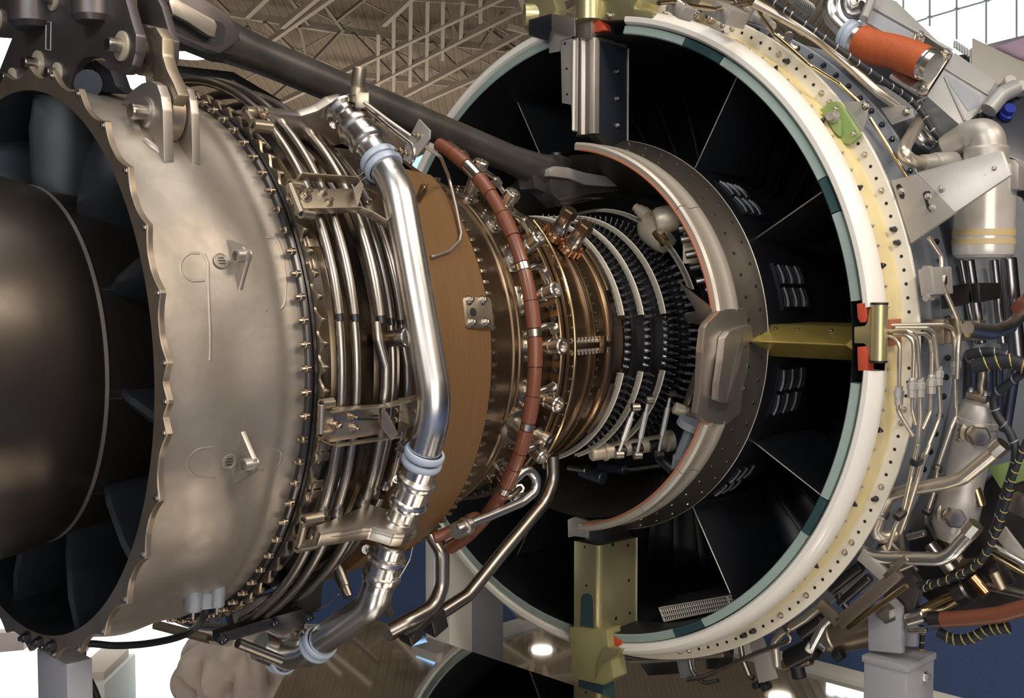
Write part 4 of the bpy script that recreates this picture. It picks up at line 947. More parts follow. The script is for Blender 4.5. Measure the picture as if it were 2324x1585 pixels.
for x, y in ((1748, 731), (1795, 716), (1866, 714), (1748, 790)):
    d = ray(x, y); z = 0.047 if y < 760 else -0.03; p = CAM + d*((z - CAM.z)/d.z) if y < 760 else on_x(x, y, 0.05)
    inst('rivet', bpin, SPL, frame(p if y > 760 else A0.lerp(A1, (x - 1690)/230) + Vector((0.06, 0, 0.031)), (-0.3, 0, 0.9) if y < 760 else (-0.4, 0, -0.9)) @ Matrix.Diagonal((1.6, 1.6, 0.1, 1)))
lb_ = prism('latch_block', [on_x(x, y, -0.034) for x, y in ((1938, 742), (1962, 740), (1968, 732), (1972, 700), (1985, 700), (1985, 815), (1972, 815), (1968, 788), (1960, 780), (1938, 780))], Vector((0.05, 0, 0)), 'pale_gold', SPL, 0.003)
y0 = on_x(1972, 760, -0.034).y; y1 = on_x(2006, 760, -0.034).y; zc0 = on_x(1990, 690, -0.034).z; zc1 = on_x(1990, 822, -0.034).z
bm = bmesh.new(); cy = (y0 + y1)/2; add_lathe(bm, [(0, 0.0195), (zc0 - zc1, 0.0195)], Matrix.Translation((-0.022, cy, zc1)), 24); lbm = obj('latch_beam', bm, 'pale_gold', SPL, angle=40)
for z in (zc0, zc1): 
    bm = bmesh.new(); add_lathe(bm, [(-0.002, 0.0200), (0.003, 0.0200)], Matrix.Translation((-0.022, cy, z)), 24); obj('end_band', bm, 'rubber', SPL)
for pts in (((1944, 690), (1965, 686), (1967, 722), (1963, 732), (1952, 733), (1946, 722)), ((1945, 788), (1966, 786), (1970, 800), (1969, 842), (1947, 842))):
    prism('seal_block', [on_x(x, y, -0.036) for x, y in pts], Vector((0.03, 0, 0)), 'red_seal', SPL, 0.002)
# inner cone seen under the core and the collar of the front core frame
revolve('core_bowl', [(-0.06, 0.508), (0.0, 0.47), (0.08, 0.43), (0.168, 0.40)], 'barrel_dark', ENG, 96)
revolve('core_collar', [(0.0, 0.495), (0.0, 0.515), (0.012, 0.515), (0.012, 0.495)], 'bronze', ENG, 96, 60, 150)
# ================================================================ accessories on the outside of the fan case
def pc_(pts, R, rad, m='line_steel', name='pipe', bend=0.03, n=12, label=None, Rs=None):
    P = [on_c(x, y, (Rs[i] if Rs else R)) for i, (x, y) in enumerate(pts)]
    o = tube(name, P, rad, m, ENG, bend, n)
    if label: o['label'] = label
    return o
def clamp_on(parent, p, d, r, w=0.012, m='black_bolt', name='pipe_clamp'):
    d = Vector(d).normalized()
    return rod(name, Vector(p) - d*w/2, Vector(p) + d*w/2, [(0, r + 0.002), (w*0.12, r + 0.0035), (w*0.88, r + 0.0035), (w, r + 0.002)], m, parent, 16)
mat('line_steel', (0.70, 0.63, 0.53), 0.34, 0.85, noise=0.15, scale=14)

# upper quadrant -------------------------------------------------------------
a = pc_([(1495, 7), (1525, 4), (1560, 12), (1622, 21), (1700, 4), (1712, 8), (1757, 78), (1768, 86), (1838, 148), (1905, 190), (1950, 232)], 0.965, 0.0052, 'brass_line', 'thin_pipe', 0.02, 10, 'thin brass pipe along the top of the fan case')
for x, y in ((1545, 10), (1770, 86), (1800, 108)):
    p = on_c(x, y, 0.965); clamp_on(a, p, on_c(x + 15, y + 10, 0.965) - p, 0.0055, 0.02, 'steel')
pc_([(1975, 268), (2050, 388), (2058, 402)], 0.965, 0.0052, 'brass_line', 'thin_pipe', 0.02, 10, 'thin brass pipe running down to the slotted bracket')
b = pc_([(1712, 6), (1820, 66), (1860, 92), (1925, 148), (1990, 208), (2035, 240)], 1.0, 0.0112, 'line_steel', 'bleed_pipe', 0.1, 14, 'thick pale pipe along the top of the fan case')
p = on_c(1822, 66, 1.0); clamp_on(b, p, on_c(1850, 85, 1.0) - p, 0.0115, 0.024, 'steel')
pc_([(1580, 0), (1640, 12), (1690, 20), (1720, 30)], 0.95, 0.014, 'line_steel', 'bleed_pipe', 0.05, 12)
def harness(name, pts, R, rad, label, stripe='cast_light', step=0.034, at=None):
    P = spline([at(x, y) if at else on_c(x, y, R) for x, y in pts], 8)
    bm = bmesh.new(); add_tube(bm, P, rad, 10); h = obj(name, bm, 'harness', ENG, angle=60); h['label'] = label
    L = 0.0; nxt = step
    for i in range(1, len(P)):
        d = (P[i] - P[i-1]); L += d.length
        if L > nxt:
            nxt += step; c = P[i]; M = frame(c, d.normalized() + Vector((0.25, 0.1, 0.25)))
            bm = bmesh.new(); add_lathe(bm, [(-0.002, rad*1.02), (0.0, rad*1.14), (0.002, rad*1.02)], M, 12, cap=False); obj('lacing', bm, stripe, h)
    return h
harness('wire_harness', [(1738, -6), (1790, 28), (1850, 70), (1905, 112), (1960, 152), (2010, 188), (2060, 222), (2095, 258), (2120, 300), (2150, 330)], 1.02, 0.0078, 'black wire harness laced white along the fan case top')
bd = bmesh.new(); p0, p1 = on_c(1800, -5, 1.0), on_c(1838, 22, 1.0)
add_lathe(bd, [(0, 0.017), ((p1 - p0).length, 0.017)], frame(p0, p1 - p0), 14); br = obj('braided_hose', bd, 'mesh_grey', ENG)
for i in range(10):
    q = p0.lerp(p1, (i + 0.5)/10); bm = bmesh.new(); add_lathe(bm, [(-0.001, 0.017), (0, 0.0184), (0.001, 0.017)], frame(q, p1 - p0 + Vector((0.02, 0.0, 0.02))), 12, cap=False); obj('braid', bm, 'cast_light', br)
# mount plates with pairs of bolts near the top
pl1 = prism('bolt_plate', [on_x(x, y, 0.095) for x, y in ((1562, 40), (1582, 22), (1600, 24), (1622, 32), (1628, 52), (1645, 72), (1660, 84), (1648, 78), (1600, 52))], Vector((-0.006, 0, 0)), 'cast_light', ENG, 0.001)
for x, y in ((1587, 36), (1615, 42)): inst('bolt', BOLT, pl1, frame(on_x(x, y, 0.088), (-1, 0, 0)) @ Matrix.Scale(2.0, 4))
for x, y, s in ((1545, 22, (0.045, 0.05, 0.03)), (1655, 34, (0.08, 0.06, 0.04)), (1700, 30, (0.06, 0.06, 0.04))): box('bracket_block', (0, 0, 0), s, 'cast_light', ENG, frame(on_c(x, y, 0.955), radial(on_c(x, y, 0.955)), (1, 0, 0)), 0.004)
for (x0, y0), (x1, y1), R, r, m in (((1697, 28), (1740, 46), 0.955, 0.020, 'cast_light'), ((1735, 42), (1752, 60), 0.965, 0.012, 'cast_light'), ((1758, 60), (1790, 84), 0.95, 0.014, 'tube_steel'), ((1660, 10), (1690, 30), 0.94, 0.016, 'tube_steel')):
    cylr('fitting', on_c(x0, y0, R), on_c(x1, y1, R), r, m, ENG, 16)
# silver elbow, blue clamp, orange hose
el = tube('air_duct_elbow', [on_x(1895, -30, 0.35), on_x(1882, 10, 0.35), on_x(1886, 42, 0.35), on_x(1912, 68, 0.35), on_x(1945, 90, 0.35)], 0.0205, 'pipe_steel', ENG, 0.06, 20); el['label'] = 'bent silver duct leading to the orange hose'
el2 = tube('air_duct_elbow', [on_x(1935, -40, 0.40), on_x(1925, 0, 0.40), on_x(1935, 30, 0.40), on_x(1960, 20, 0.4)], 0.024, 'pipe_steel', ENG, 0.05, 20); el2['label'] = 'second bent silver duct beside the orange hose'
HXp = 0.27
ohp = [on_x(1952, 94, HXp), on_x(1985, 108, HXp), on_x(2030, 118, HXp), on_x(2075, 134, HXp), on_x(2098, 144, HXp)]
oh = bmesh.new(); add_tube(oh, spline(ohp, 6), 0.0425, 28); oho = obj('orange_hose', oh, 'orange_hose', ENG, angle=60); oho['label'] = 'fat orange rubber hose beside the grey box'
d0 = (ohp[1] - ohp[0]).normalized(); d1 = (ohp[-1] - ohp[-2]).normalized()
rod('hose_collar', ohp[0] - d0*0.03, ohp[0], [(0, 0.036), (0.032, 0.036)], 'bright_steel', oho, 28)
cb_ = ohp[0] - d0*0.045; rod('band_clamp', cb_, cb_ + d0, [(-0.002, 0.036), (0.0, 0.043), (0.010, 0.044), (0.012, 0.040), (0.014, 0.044), (0.026, 0.043), (0.028, 0.036)], 'blue_clamp', oho, 32)
rod('hose_collar', ohp[-1] - d1*0.004, ohp[-1] + d1*0.03, [(0, 0.0405), (0.012, 0.041), (0.014, 0.038), (0.03, 0.038)], 'bright_steel', oho, 28)
# grey electronics box: long duct, flange plate, ribbed end box
BP = on_x(2150, 150, 0.36); BN = Vector((-0.62, -0.62, 0.48)).normalized()
def bp_(x, y, o=0.0): return on_plane(x, y, BP, BN) + BN*o
bx1 = prism('grey_box', [bp_(x, y, -0.02) for x, y in ((1950, 60), (1985, -30), (2040, -10), (2150, 95), (2172, 108), (2130, 130), (2080, 104))], -BN*0.16, 'grey_box', ENG, 0.003); bx1['label'] = 'long grey housing behind the orange hose'
prism('recess', [bp_(x, y, -0.0195) for x, y in ((1975, 40), (1990, 16), (2085, 72), (2072, 96))], BN*0.001, 'blue_grey', bx1, 0)
tube('housing_rib', [bp_(1985, 5, -0.018), bp_(2165, 106, -0.018)], 0.006, 'grey_box', bx1, 0, 8)
tube('housing_rib', [bp_(1970, 38, -0.018), bp_(2075, 98, -0.018)], 0.004, 'grey_box', bx1, 0, 8)
pipe_strut = rod('strut', bp_(1985, -20, 0.02), bp_(1960, 44, 0.02), [(0, 0.012), (0.12, 0.012)], 'grey_box', bx1, 12)
bxp = prism('grey_box_plate', [bp_(x, y, 0.0) for x, y in ((2085, 80), (2095, 76), (2152, 118), (2155, 130), (2100, 215), (2088, 214), (2020, 170))], -BN*0.014, 'steel', ENG, 0.003); bxp['label'] = 'shiny bolted plate between the hose and the grey box'
for x, y in ((2085, 86), (2144, 126), (2092, 206)): inst('bolt', BOLT, bxp, frame(bp_(x, y), BN) @ Matrix.Scale(1.9, 4))
bx2 = prism('grey_box', [bp_(x, y, -0.01) for x, y in ((2106, 212), (2152, 140), (2170, 112), (2264, 178), (2244, 216), (2225, 250), (2186, 282))], -BN*0.15, 'grey_box', ENG, 0.003); bx2['label'] = 'grey ribbed electronics box behind the shiny plate'
prism('recess', [bp_(x, y, -0.0095) for x, y in ((2146, 166), (2152, 164), (2228, 214), (2224, 236), (2200, 248))], BN*0.0008, 'blue_grey', bx2, 0)
tube('box_rib', [bp_(2148, 150, -0.009), bp_(2246, 210, -0.009)], 0.0045, 'grey_box', bx2, 0, 8); tube('box_rib', [bp_(2147, 170, -0.009), bp_(2192, 270, -0.009)], 0.0035, 'grey_box', bx2, 0, 8)
for i in range(6):
    q = bp_(2172 + 6*i, 102 + 4*i, -0.012); cylr('vent_stub', q, q + Vector((0, 0, 0.018)), 0.005, 'grey_box', bx2, 8)
nv = prism('connector_box', [bp_(x, y, -0.005) for x, y in ((2250, 250), (2226, 288), (2240, 330), (2400, 400), (2400, 220), (2282, 176), (2262, 196))], -BN*0.12, 'panel_navy', ENG, 0.004); nv['label'] = 'navy connector box at the right edge'
for i in range(2):
    q = bp_(2284 + 26*i, 198 + 12*i, 0.0); cylr('connector', q, q + BN*0.03, 0.016, 'cast_light', nv, 18)
q = bp_(2270, 245, 0.0); sl = tube('grey_sleeve', [bp_(2296, 212, 0.02), bp_(2262, 232, 0.03), bp_(2236, 262, 0.02)], 0.021, 'grey_box', nv, 0.04, 16)
q = bp_(2282, 262, 0.01); rod('blue_connector', q - BN*0.01, q + BN*0.03, [(0, 0.018), (0.012, 0.018), (0.014, 0.014), (0.03, 0.014)], 'blue_plug', nv, 16)

# green bracket with its pin, and white triangular tab
gp_ = [on_x(x, y, 0.085) for x, y in ((1867, 250), (1877, 246), (1890, 232), (1908, 232), (1920, 246), (1958, 305), (1957, 312), (1938, 328), (1925, 328), (1910, 318))]
gr = prism('green_bracket', gp_, Vector((-0.018, 0, 0)), 'green_bracket', ENG, 0.003); gr['label'] = 'bright green bracket bolted to the cream flange'
prism('bracket_step', [on_x(x, y, 0.066) for x, y in ((1872, 254), (1900, 250), (1912, 278), (1912, 312), (1900, 300))], Vector((-0.018, 0, 0)), 'green_bracket', gr, 0.003)
q = on_x(1894, 266, 0.046); rod('pin', q, q - Vector((0.02, 0, 0)), [(0, 0.014), (0.006, 0.014), (0.006, 0.010), (0.024, 0.010)], 'cast_light', gr, 16)
for x, y in ((1897, 247), (1938, 304)): inst('bolt', BOLT, gr, frame(on_x(x, y, 0.066), (-1, 0, 0)) @ Matrix.Scale(0.9, 4))
tb = prism('white_tab', [on_x(x, y, 0.09) for x, y in ((1914, 232), (1965, 229), (1974, 240), (1960, 300), (1950, 298))], Vector((-0.004, 0, 0)), 'cast_light', ENG, 0.001); inst('bolt', BOLT, tb, frame(on_x(1965, 240, 0.086), (-1, 0, 0)) @ Matrix.Scale(1.3, 4)); tb['label'] = 'pale triangular tab beside the green bracket'
tb2 = prism('white_tab', [on_x(x, y, 0.20) for x, y in ((2000, 246), (2045, 238), (2072, 248), (2076, 266), (2026, 284))], Vector((-0.004, 0, 0)), 'cast_light', ENG, 0.001); inst('bolt', BOLT, tb2, frame(on_x(2058, 254, 0.195), (-1, 0, 0)) @ Matrix.Scale(1.3, 4)); tb2['label'] = 'pale tab beside the black harness'
# fat pipes by the cast elbow
pc_([(2095, 236), (2102, 250), (2055, 330), (2050, 348), (2070, 366), (2105, 372)], 1.0, 0.0155, 'line_steel', 'oil_pipe', 0.03, 16, 'z-shaped pale oil pipe near the cast elbow')
pc_([(2070, 290), (2090, 322), (2135, 345), (2160, 350)], 0.97, 0.0155, 'pipe_steel', 'oil_pipe', 0.05, 16); pc_([(2095, 285), (2130, 320), (2150, 350)], 0.99, 0.015, 'pipe_steel', 'oil_pipe', 0.05, 16)
pc_([(2115, 255), (2150, 280), (2185, 296)], 0.99, 0.014, 'line_steel', 'oil_pipe', 0.05, 16)
cu1 = rod('union_nut', on_c(2093, 371, 1.0), on_c(2165, 368, 1.03), [(0, 0.021), (0.035, 0.021), (0.035, 0.0235), (0.045, 0.0235), (0.046, 0.025), (0.11, 0.025)], 'cast_light', ENG, 16)
# cast grey elbow
EX = 0.30
ce = tube('cast_elbow', [on_x(2150, 338, EX), on_x(2192, 318, EX), on_x(2240, 312, EX), on_x(2252, 345, EX), on_x(2250, 400, EX)], [0.040]*1 + [0.042]*40, 'cast_light', ENG, 0.05, 22, seg=6) if False else None
bm = bmesh.new(); pth = round_path([on_x(2150, 340, EX), on_x(2195, 312, EX), on_x(2236, 308, EX), on_x(2240, 345, EX), on_x(2238, 400, EX)], 0.045, 8)
add_tube(bm, pth, [0.036 + 0.010*min(1, i/(len(pth)*0.5)) for i in range(len(pth))], 24); ce = obj('cast_elbow', bm, 'cast_light', ENG, angle=60); ce['label'] = 'lumpy cast grey elbow above the slotted bracket'
rod('elbow_ring', on_x(2128, 362, EX), on_x(2160, 334, EX), [(0, 0.030), (0.012, 0.034), (0.03, 0.034), (0.04, 0.03)], 'dark_steel', ce, 20)
rod('elbow_collar', on_x(2238, 345, EX), on_x(2238, 400, EX), [(-0.012, 0.049), (-0.006, 0.053), (0.05, 0.053)], 'cast_light', ce, 24)
# slotted two-part silver bracket
SX = 0.10
s1 = prism('slotted_bracket', [on_x(x, y, SX) for x, y in ((2022, 410), (2080, 395), (2168, 482), (2067, 553))], Vector((0.006, -0.004, 0)), 'cast_light', ENG, 0.001); s1['label'] = 'folded silver bracket with two slots'
s2p = [on_x(2081, 394, SX), on_x(2272, 343, SX + 0.05), on_x(2293, 398, SX + 0.05), on_x(2168, 482, SX)]
prism('bracket_arm', s2p, Vector((0.006, -0.003, 0)), 'cast_light', s1, 0.001)
prism('bracket_lip', [s2p[0], s2p[1], s2p[1] + Vector((0.04, 0.02, 0.004)), s2p[0] + Vector((0.04, 0.02, 0.004))], Vector((0, 0, 0.002)), 'cast_light', s1, 0.0005)
prism('bracket_lip', [on_x(2067, 553, SX), s2p[3], s2p[3] + Vector((0.03, 0.02, 0)), on_x(2067, 553, SX) + Vector((0.03, 0.02, 0))], Vector((0, 0, 0.003)), 'cast_light', s1, 0.0005)
prism('bracket_lip', [s2p[3], s2p[2], s2p[2] + Vector((0.03, 0.02, 0)), s2p[3] + Vector((0.03, 0.02, 0))], Vector((0, 0, 0.003)), 'cast_light', s1, 0.0005)
for pts in (((2033, 422), (2040, 417), (2046, 422), (2053, 444), (2050, 452), (2043, 450)), ((2094, 440), (2100, 434), (2110, 434), (2112, 440), (2100, 444), (2114, 476), (2112, 482), (2104, 474))):
    prism('slot', [on_x(x, y, SX - 0.001) for x, y in pts], Vector((0.0012, 0, 0)), 'rubber', s1, 0)
for x, y, X in ((2045, 434, SX), (2106, 446, SX), (2116, 471, SX), (2136, 428, SX), (2257, 383, SX + 0.048)): inst('bolt', BOLT, s1, frame(on_x(x, y, X - 0.001), (-1, -0.3, 0)) @ Matrix.Scale(1.0, 4))
# white can with tan bands
CX = 0.30; ct, cb2 = on_x(2235, 425, CX), on_x(2235, 586, CX); CL = ct.z - cb2.z; cr_ = (on_x(2305, 500, CX) - on_x(2166, 500, CX)).length/2*0.97
can = rod('filter_can', Vector((ct.x, ct.y, cb2.z)), Vector((ct.x, ct.y, ct.z + 0.05)), [(0.004, cr_*0.75), (0.0, cr_*0.86), (0.008, cr_*0.97), (0.02, cr_), (CL + 0.05, cr_)], 'can_white', ENG, 40); can['label'] = 'white filter can with two tan bands'
for y0, y1 in ((522, 537), (543, 556)):
    z0, z1 = on_x(2235, y1, CX).z, on_x(2235, y0, CX).z
    rod('tan_band', Vector((ct.x, ct.y, z0)), Vector((ct.x, ct.y, z1)), [(0, cr_ + 0.0006), (z1 - z0, cr_ + 0.0006)], 'tan_band', can, 40)
prism('can_side_plate', [on_x(x, y, CX - 0.02) for x, y in ((2285, 360), (2302, 362), (2312, 375), (2310, 430), (2270, 432))], Vector((0.05, 0, 0)), 'cast_light', can, 0.004)
# middle right: small box, thin pipes from the splitter -----------------------
sb_ = prism('small_box', [on_c(x, y, 0.955) for x, y in ((2082, 612), (2128, 610), (2132, 672), (2090, 674))], radial(on_c(2105, 640, 0.95))*0.035, 'cast_light', ENG, 0.004); sb_['label'] = 'small silver box with lugs on the fan case'
for x, y in ((2104, 611), (2106, 677)): q = on_c(x, y, 0.97); rod('box_lug', q - Vector((0.012, 0, 0)), q + Vector((0.02, 0, 0)), [(0, 0.008), (0.03, 0.008), (0.03, 0.005)], 'cast_light', sb_, 12)
pcl = pc_([(2108, 540), (2136, 582), (2138, 645), (2173, 725), (2178, 760), (2174, 800), (2172, 860)], 0.985, 0.0058, 'line_steel', 'thin_pipe', 0.02, 10, 'long thin pipe crossing in front of the small box')
q = on_c(2140, 636, 0.985); clamp_on(pcl, q, (0, 0, 1), 0.006, 0.022, 'tube_steel')
SPp = [([(2012, 762), (2028, 766), (2042, 782), (2040, 880), (2037, 930), (2044, 944), (2072, 990)], (2040, 895), 0.0052),
       ([(2010, 740), (2140, 737), (2160, 745), (2167, 765), (2167, 820), (2169, 920), (2171, 944), (2160, 968), (2128, 1060)], (2169, 828), 0.0056),
       ([(2010, 752), (2065, 752), (2080, 765), (2083, 790), (2088, 870), (2090, 945), (2084, 1005)], (2088, 877), 0.0052),
       ([(2030, 745), (2105, 745), (2120, 756), (2125, 800), (2130, 850), (2134, 935), (2130, 955), (2100, 1030)], (2130, 851), 0.0052),
       ([(2030, 760), (2058, 761), (2072, 774), (2074, 800), (2071, 880), (2070, 930), (2078, 962)], (2070, 878), 0.0048),
       ([(2050, 758), (2100, 758), (2112, 770), (2116, 800), (2114, 870), (2112, 936), (2094, 975)], (2114, 870), 0.0048)]
for pts, (nx_, ny_), r in SPp:
    Rs = [0.905 + min(0.07, max(0, (x - 2010)*0.0012)) for x, y in pts]
    P = [on_c(x, y, R) for (x, y), R in zip(pts, Rs)]
    P = [on_x(x, y, -0.03 + 0.0) if False else p for p, (x, y) in zip(P, pts)]
    o = tube('fuel_line', P, r, 'line_steel', ENG, 0.022, 10); o['label'] = 'thin silver line fanning down from the gold latch'
    c = on_c(nx_, ny_, 0.905 + min(0.07, max(0, (nx_ - 2010)*0.0012)))
    rod('union_nut', c + Vector((0, 0, 0.020)), c - Vector((0, 0, 0.03)), [(0, 0.0075), (0.006, 0.0095), (0.010, 0.0085), (0.012, 0.0125), (0.026, 0.0125), (0.028, 0.0105), (0.044, 0.0105), (0.046, 0.007)], 'cast_light', o, 8)
prism('grommet', [on_c(x, y, 0.903) for x, y in ((2008, 726), (2035, 724), (2036, 782), (2010, 786))], radial(on_c(2020, 750, 0.9))*0.012, 'rust_seal', ENG, 0.002)
# vertical dark pipes and grey mid plates
for (x0, y0), (x1, y1), R, r in (((2180, 590), (2210, 760), 0.93, 0.008), ((2198, 590), (2226, 780), 0.94, 0.014), ((2255, 590), (2275, 780), 0.95, 0.012), ((2288, 585), (2310, 820), 0.96, 0.021), ((2205, 800), (2205, 900), 0.93, 0.014), ((2240, 830), (2240, 960), 0.94, 0.016), ((2265, 820), (2265, 960), 0.94, 0.013), ((2305, 820), (2280, 980), 0.95, 0.016)):
    cylr('vertical_pipe', on_c(x0, y0, R), on_c(x1, y1, R), r, 'pipe_dark', ENG, 16)
mp_ = prism('dark_plate', [on_c(x, y, 0.955) for x, y in ((2150, 652), (2200, 642), (2200, 690), (2155, 700))], -radial(on_c(2170, 660, 0.95))*0.02, 'dark_steel', ENG, 0.002); mp2 = prism('dark_plate', [on_c(x, y, 0.965) for x, y in ((2222, 642), (2270, 642), (2270, 678), (2226, 686))], -radial(on_c(2250, 660, 0.95))*0.02, 'dark_steel', ENG, 0.002)
tpx = pc_([(2196, 745), (2255, 752), (2290, 740), (2330, 708)], 1.03, 0.0155, 'pipe_steel', 'oil_pipe', 0.12, 16, 'curved silver pipe leaving at the right edge')
tpy = pc_([(2196, 758), (2250, 764), (2300, 745)], 1.02, 0.009, 'brass_line', 'thin_pipe', 0.1, 12)
pc_([(2312, 700), (2345, 670)], 1.03, 0.019, 'hose_brown', 'brown_sleeve', 0.0, 14)
bl = bmesh.new(); add_box(bl, (0, 0, 0), (0.10, 0.06, 0.05), frame(on_c(2140, 752, 0.945), radial(on_c(2140, 752, 0.945)), (1, 0, 0)), 0.004); add_box(bl, (0, 0, 0.02), (0.04, 0.05, 0.05), frame(on_c(2190, 750, 0.95), radial(on_c(2190, 750, 0.95)), (1, 0, 0)), 0.004); obj('pipe_block', bl, 'bracket_steel', ENG)
# oil filter canister with its ports
OX = 0.28
o0, o1 = on_x(2228, 905, OX), on_x(2158, 1225, OX); od = (o1 - o0).normalized(); OL = (o1 - o0).length
orad = (on_x(2268, 960, OX) - on_x(2180, 955, OX)).length/2*1.02
oil = rod('oil_filter', o0, o1, [(0.0, orad*0.55), (0.004, orad*0.6), (0.012, orad*0.88), (0.03, orad*1.0), (0.05, orad*1.0), (0.052, orad*1.06), (0.066, orad*1.06), (0.068, orad), (OL*0.62, orad), (OL*0.66, orad*1.12), (OL*0.9, orad*1.12), (OL, orad*0.7)], 'cast_light', ENG, 36); oil['label'] = 'grey canister oil filter marked OIL IN and OIL OUT'
bm = bmesh.new(); add_box(bm, (0, 0, -0.006), (0.075, 0.05, 0.014), frame(o0, od, (1, 0, 0)), 0.003); obj('filter_cap', bm, 'bracket_steel', oil)
for sx in (-1, 1):
    for sy in (-1, 1): inst('bolt', BOLT, oil, frame(frame(o0, od, (1, 0, 0)) @ Vector((0.030*sx, 0.018*sy, -0.014)), -od) @ Matrix.Scale(1.1, 4))
tube('oil_pipe', [o0 - od*0.01 + Vector((0.0, 0, 0.0)), on_x(2226, 880, OX), on_x(2232, 845, OX), on_x(2215, 825, OX), on_x(2198, 815, OX), on_x(2196, 800, OX)], 0.0095, 'bracket_steel', ENG, 0.04, 14)
def port(px, tip, r=0.028):
    a = on_x(px[0], px[1], OX - 0.035); b = on_x(tip[0], tip[1], OX - 0.10)
    d = (b - a).normalized(); o = rod('filter_port', a - d*0.02, b, [(0, r*1.25), (0.016, r*1.25), (0.020, r*0.95), (0.034, r*0.9)], 'bracket_steel', oil, 20)
    bm = bmesh.new(); hexprof(bm, r*0.92, 0.026, frame(a + d*0.012, d)); obj('port_hexagon', bm, 'tube_steel', oil)
    return b
port((2214, 985), (2240, 1002)); port((2160, 1170), (2182, 1188))
def text(body, px0, px1, R_, parent, X):
    cu = bpy.data.curves.new('lettering', 'FONT'); cu.body = body; cu.extrude = 0.0004; cu.size = 0.018; cu.align_x = 'CENTER'; cu.align_y = 'CENTER'
    me = bpy.data.objects.new('tmp', cu); COL.objects.link(me)
    dg = bpy.context.evaluated_depsgraph_get(); m2 = bpy.data.meshes.new_from_object(me.evaluated_get(dg)); bpy.data.objects.remove(me)
    m2.materials.clear(); m2.materials.append(MATS['ink'])
    a, b = on_x(px0[0], px0[1], X), on_x(px1[0], px1[1], X)
    # lay it on the canister: read along the axis, facing outwards
    c = (a + b)/2; ax = o0 + od*((c - o0).dot(od)); n = (CAM - ax); n = (n - od*n.dot(od)).normalized()
    side = n.cross(od).normalized(); off = (c - ax); ca = off.dot(side); ca = max(-R_*0.98, min(R_*0.98, ca))
    nn = (side*ca + n*math.sqrt(max(1e-6, R_*R_ - ca*ca))).normalized(); p = ax + nn*(R_ + 0.0006)
    return inst('lettering', m2, parent, frame(p, nn, od))
text('OIL IN', (2180, 968), (2175, 988), orad, oil, OX - 0.04)
text('OIL OUT', (2122, 1143), (2116, 1168), orad*1.12, oil, OX - 0.04)
# two thick bent pipes in front of it
tA = tube('oil_pipe', [on_x(2272, 1012, 0.16), on_x(2240, 1040, 0.16), on_x(2185, 1086, 0.16), on_x(2150, 1097, 0.16), on_x(2060, 1112, 0.16), on_x(2018, 1124, 0.16), on_x(2002, 1158, 0.16), on_x(1985, 1205, 0.16), on_x(2000, 1222, 0.17), on_x(2030, 1214, 0.20)], 0.0165, 'line_steel', ENG, 0.05, 18); tA['label'] = 'upper thick bent oil pipe crossing the filter'
rod('union_nut', on_x(2278, 1008, 0.16), on_x(2246, 1036, 0.16), [(0, 0.020), (0.030, 0.020), (0.034, 0.015)], 'tube_steel', tA, 8)
q = on_x(1999, 1166, 0.16); clamp_on(tA, q, on_x(2004, 1150, 0.16) - q, 0.017, 0.02, 'tube_steel')
tB = tube('oil_pipe', [on_x(1945, 1236, 0.14), on_x(1975, 1262, 0.14), on_x(2010, 1266, 0.14), on_x(2135, 1270, 0.14), on_x(2160, 1258, 0.14), on_x(2205, 1206, 0.15)], 0.0165, 'pipe_steel', ENG, 0.06, 18); tB['label'] = 'lower thick bent oil pipe near the stand'
rod('union_nut', on_x(2216, 1190, 0.15), on_x(2186, 1226, 0.15), [(0, 0.020), (0.032, 0.020), (0.036, 0.016)], 'tube_steel', tB, 8)
# bundle of thin lines going down
for pts, r in (([(2084, 1010), (2068, 1080), (2050, 1160), (2030, 1200), (2016, 1245)], 0.0055), ([(2098, 1030), (2085, 1080), (2060, 1160), (2042, 1210), (2050, 1250)], 0.0065), ([(2128, 1060), (2118, 1120), (2102, 1170), (2104, 1185), (2140, 1250)], 0.0058), ([(2110, 1010), (2090, 1060), (2072, 1130), (2050, 1200)], 0.0055)):
    tube('fuel_line', [on_c(x, y, 0.985) for x, y in pts], r, 'line_steel', ENG, 0.02, 10)['label'] = 'thin silver line bundled beside the oil filter'
for x, y, w in ((2080, 1048, 0.034), (2042, 1168, 0.034), (2130, 1064, 0.014), (2103, 1162, 0.014)):
    q = on_c(x, y, 0.985); M = frame(q, on_c(x - 6, y + 24, 0.985) - q, radial(q)); bm = bmesh.new(); add_box(bm, (0, 0, 0), (0.022, w, 0.018), M, 0.006); obj('line_clamp', bm, 'dark_steel', ENG)
# black and yellow laced harnesses at the right edge
at1 = lambda x, y: on_x(x, y, 0.24)
harness('wire_harness', [(2196, 806), (2240, 800), (2290, 812), (2335, 850)], 1.0, 0.013, 'black harness curving away at the right edge', 'blue_grey', 0.03, at1)
harness('wire_harness', [(2210, 832), (2260, 824), (2300, 822), (2340, 840)], 1.0, 0.017, 'thick yellow-laced harness at the right edge', 'harness_yellow', 0.028, lambda x, y: on_x(x, y, 0.20))
harness('wire_harness', [(2340, 835), (2290, 870), (2258, 900), (2262, 940), (2295, 990), (2305, 1040), (2285, 1110), (2262, 1190), (2235, 1260), (2190, 1300), (2140, 1320), (2085, 1330)], 1.0, 0.0105, 'long black harness hanging past the oil filter', 'blue_grey', 0.045, at1)
harness('wire_harness', [(2330, 1000), (2300, 1080), (2278, 1160), (2250, 1235), (2215, 1285), (2160, 1312), (2095, 1338)], 1.0, 0.008, 'yellow-laced harness hanging past the oil filter', 'harness_yellow', 0.024, lambda x, y: on_x(x, y, 0.23))
